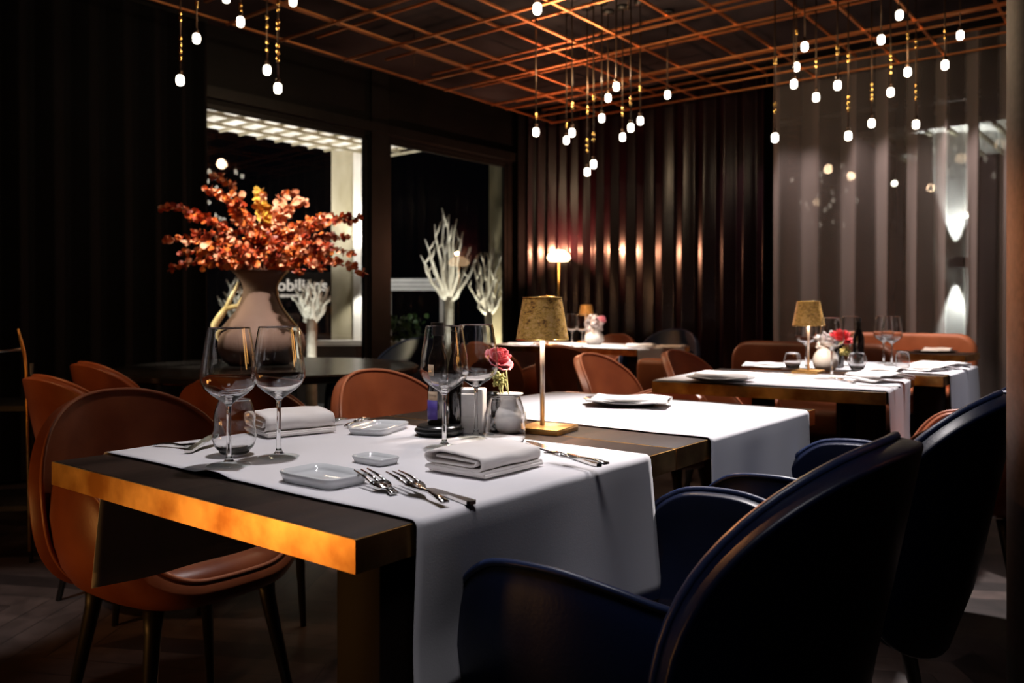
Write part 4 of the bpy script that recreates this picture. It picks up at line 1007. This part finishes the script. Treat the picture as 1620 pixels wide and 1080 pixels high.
bm = B(); prism(bm, [a-Vector((.03, .03, 0)), b_-Vector((0, .03, 0)), b_+Vector((0, .13, 0)), a+Vector((0, .13, 0))], .58, .645); obj('coping', bm, M['extwhite'], lw, smooth=False)
# sign
sg = thing('sign_board', 'dark outside sign with pale lettering behind the large vase', 'sign', E(474, 10.85)+Vector((0, 0, 1.25)))
bm = B(); box(bm, (0, .05, .07), (.84, .03, .38)); obj('board', bm, M['blackmetal'], sg, smooth=False)
def text_mesh(s, size, loc, parent, m, name, ext=.008):
    c = bpy.data.curves.new(name, 'FONT'); c.body = s; c.size = size; c.extrude = ext; c.align_x = 'RIGHT'; c.offset = .004
    o = bpy.data.objects.new(name, c); COL.objects.link(o); bpy.context.view_layer.update()
    me = bpy.data.meshes.new_from_object(o.evaluated_get(bpy.context.evaluated_depsgraph_get())); bpy.data.objects.remove(o)
    me.materials.clear(); me.materials.append(m)
    q = bpy.data.objects.new(name, me); COL.objects.link(q); q.parent = parent; q.location = loc; q.rotation_euler = (PI/2, 0, 0); return q
text_mesh('mobiliens', .215, (.36, .02, .02), sg, M['signwhite'], 'lettering')
bm = B(); rs = random.Random(3); x = -.36
while x < .14:
    w0 = rs.uniform(.008, .018); box(bm, (x, .03, -.05), (w0, .006, rs.choice([.03, .035, .045]))); x += w0+.007
obj('small_lettering', bm, M['signwhite'], sg, smooth=False)
def tree(base_px, d, ztrunk, ztop, spread, label, seed, r0=.05, lean=0):
    rn = random.Random(seed); p = E(base_px, d); r = thing('bare_tree', label, 'tree', p+Vector((0, 0, -.12)), 0, 'bare pale trees on the terrace')
    zt_ = ztrunk+.12
    bm = B(); tube(bm, [(0, 0, 0), (.02*lean, 0, zt_*.5), (0, 0, zt_)], [r0*1.15, r0*.9, r0], 12); obj('trunk', bm, M['bark'], r)
    n = 9
    for k in range(n):
        bm = B(); s = (k/(n-1)-.5)*2; a = s*spread; dy = rn.uniform(-.5, .5)*spread
        H = (ztop-ztrunk)*(1-.45*abs(s)**2)*rn.uniform(.85, 1.05)
        P = [Vector((0, 0, zt_-.04))]; m_ = 7
        for i in range(1, m_+1):
            t = i/m_; P.append(Vector((a*(t**.75)+rn.uniform(-.02, .02), dy*t**.8+rn.uniform(-.02, .02), zt_-.04+H*t**1.15)))
        tube(bm, P, [r0*.62*(1-.80*i/m_) for i in range(m_+1)], 8)
        for q in (3, 4, 5, 6):
            if rn.random() < .85:
                e = P[q]+Vector((rn.choice([-1, 1])*rn.uniform(.08, .16)*spread*1.4, rn.uniform(-.1, .1), rn.uniform(.12, .26)*H)); tube(bm, [P[q], P[q].lerp(e, .5)+Vector((0, 0, -.015)), e], [r0*.3*(1-.08*q), r0*.22, r0*.08], 6)
        obj('limb', bm, M['bark'], r)
    light('SPOT', 'tree_uplight', p+Vector((.12, -.75, .1)), 60, (1, .96, .86), .04, p+Vector((0, 0, (ztrunk+ztop)/2-.15)), 60, .7)
    return r
tree(493, 8.4, .93, 1.40, .20, 'small bare pale tree outside, right of the large vase', 2, .055)
tree(711, 9.6, 1.16, 2.15, .33, 'tallest bare pale tree, in the middle of the second window', 3, .055)
tree(773, 9.0, 1.0, 1.75, .22, 'bare pale tree at the right side of the second window', 4, .04)
tree(386, 7.6, .95, 1.36, .28, 'bare pale tree outside, left of the large vase', 6, .05)
# small shrub behind second window
sh = B(); rs = random.Random(9)
sp_ = E(630, 9.6)
for _ in range(160):
    p = Vector((rs.gauss(0, .16), rs.gauss(0, .10), rs.uniform(.0, .28))); leaf(sh, p, Vector((rs.gauss(0, 1), rs.gauss(0, 1), rs.random()+.2)), Vector((rs.gauss(0, 1), rs.gauss(0, 1), 1)), .07, 0)
pt = thing('planter', 'planter with dark green shrub outside at the left of the second window', 'planter', sp_+Vector((0, 0, -.12)))
bm = B(); box(bm, (0, 0, .38), (.5, .3, .76)); obj('box', bm, M['extbeige'], pt, smooth=False); o = obj('foliage', sh, M['plant'], pt); o.location = (0, 0, .76)
# behind the sheer curtain: lit pillar with up-and-down light
pp_ = E(1499, 8.2); pl = thing('outside_pillar', 'pillar lit by an up-and-down wall light behind the sheer curtain', 'pillar', pp_)
bm = B(); box(bm, (0, 0, 1.40), (.45, .3, 3.03)); obj('shaft', bm, M['extwhite'], pl, smooth=False)
bm = B(); box(bm, (0, -.24, 1.47), (.16, .16, .10)); obj('wall_light', bm, M['blackmetal'], pl, smooth=False)
light('SPOT', 'wall_light_up', pp_+Vector((0, -.22, 1.54)), 160, (.95, 1, 1), .02, pp_+Vector((0, -.15, 3)), 40, .5)
light('SPOT', 'wall_light_down', pp_+Vector((0, -.22, 1.40)), 160, (.95, 1, 1), .02, pp_+Vector((0, -.15, 0)), 40, .5)
c2 = thing('canopy', 'pale slatted canopy outside behind the sheer curtain', 'canopy', (4.9, 8.3, 2.72))
bm = B(); box(bm, (0, 0, .05), (2.2, 1.8, .06), rot=Matrix.Rotation(-.69, 3, 'Z')); obj('soffit', bm, M['extwhite'], c2, smooth=False)
bm = B()
for k in range(12): 
    box(bm, Matrix.Rotation(-.69, 3, 'Z') @ Vector((-1.05+k*.19, 0, .0)), (.03, 1.8, .03), rot=Matrix.Rotation(-.69, 3, 'Z'))
obj('slats', bm, M['extbeige'], c2, smooth=False)
light('SPOT', 'facade_light', (4.6, 8.0, .6), 160, (.95, 1, .95), .05, (4.7, 8.2, 2.7), 70, .6)
for px, py, d, lab in ((1415, 290, 8.0, 'small bright lamp seen through the sheer curtain, upper one'), (1533, 340, 8.0, 'small bright lamp seen through the sheer curtain, right one')):
    p = dp(px, py, d); r = thing('pendant_reflection', lab, 'outside lamp', p)  # globe and post stand in for a pendant mirrored in the window
    bm = B(); g_ = bmesh.ops.create_uvsphere(bm, u_segments=12, v_segments=8, radius=.03); obj('globe', bm, M['bulb'], r)
    bm = B(); tube(bm, [(0, .03, -p.z-.12), (0, .03, 0), (0, 0, .0)], .01, 8); obj('post', bm, M['blackmetal'], r)
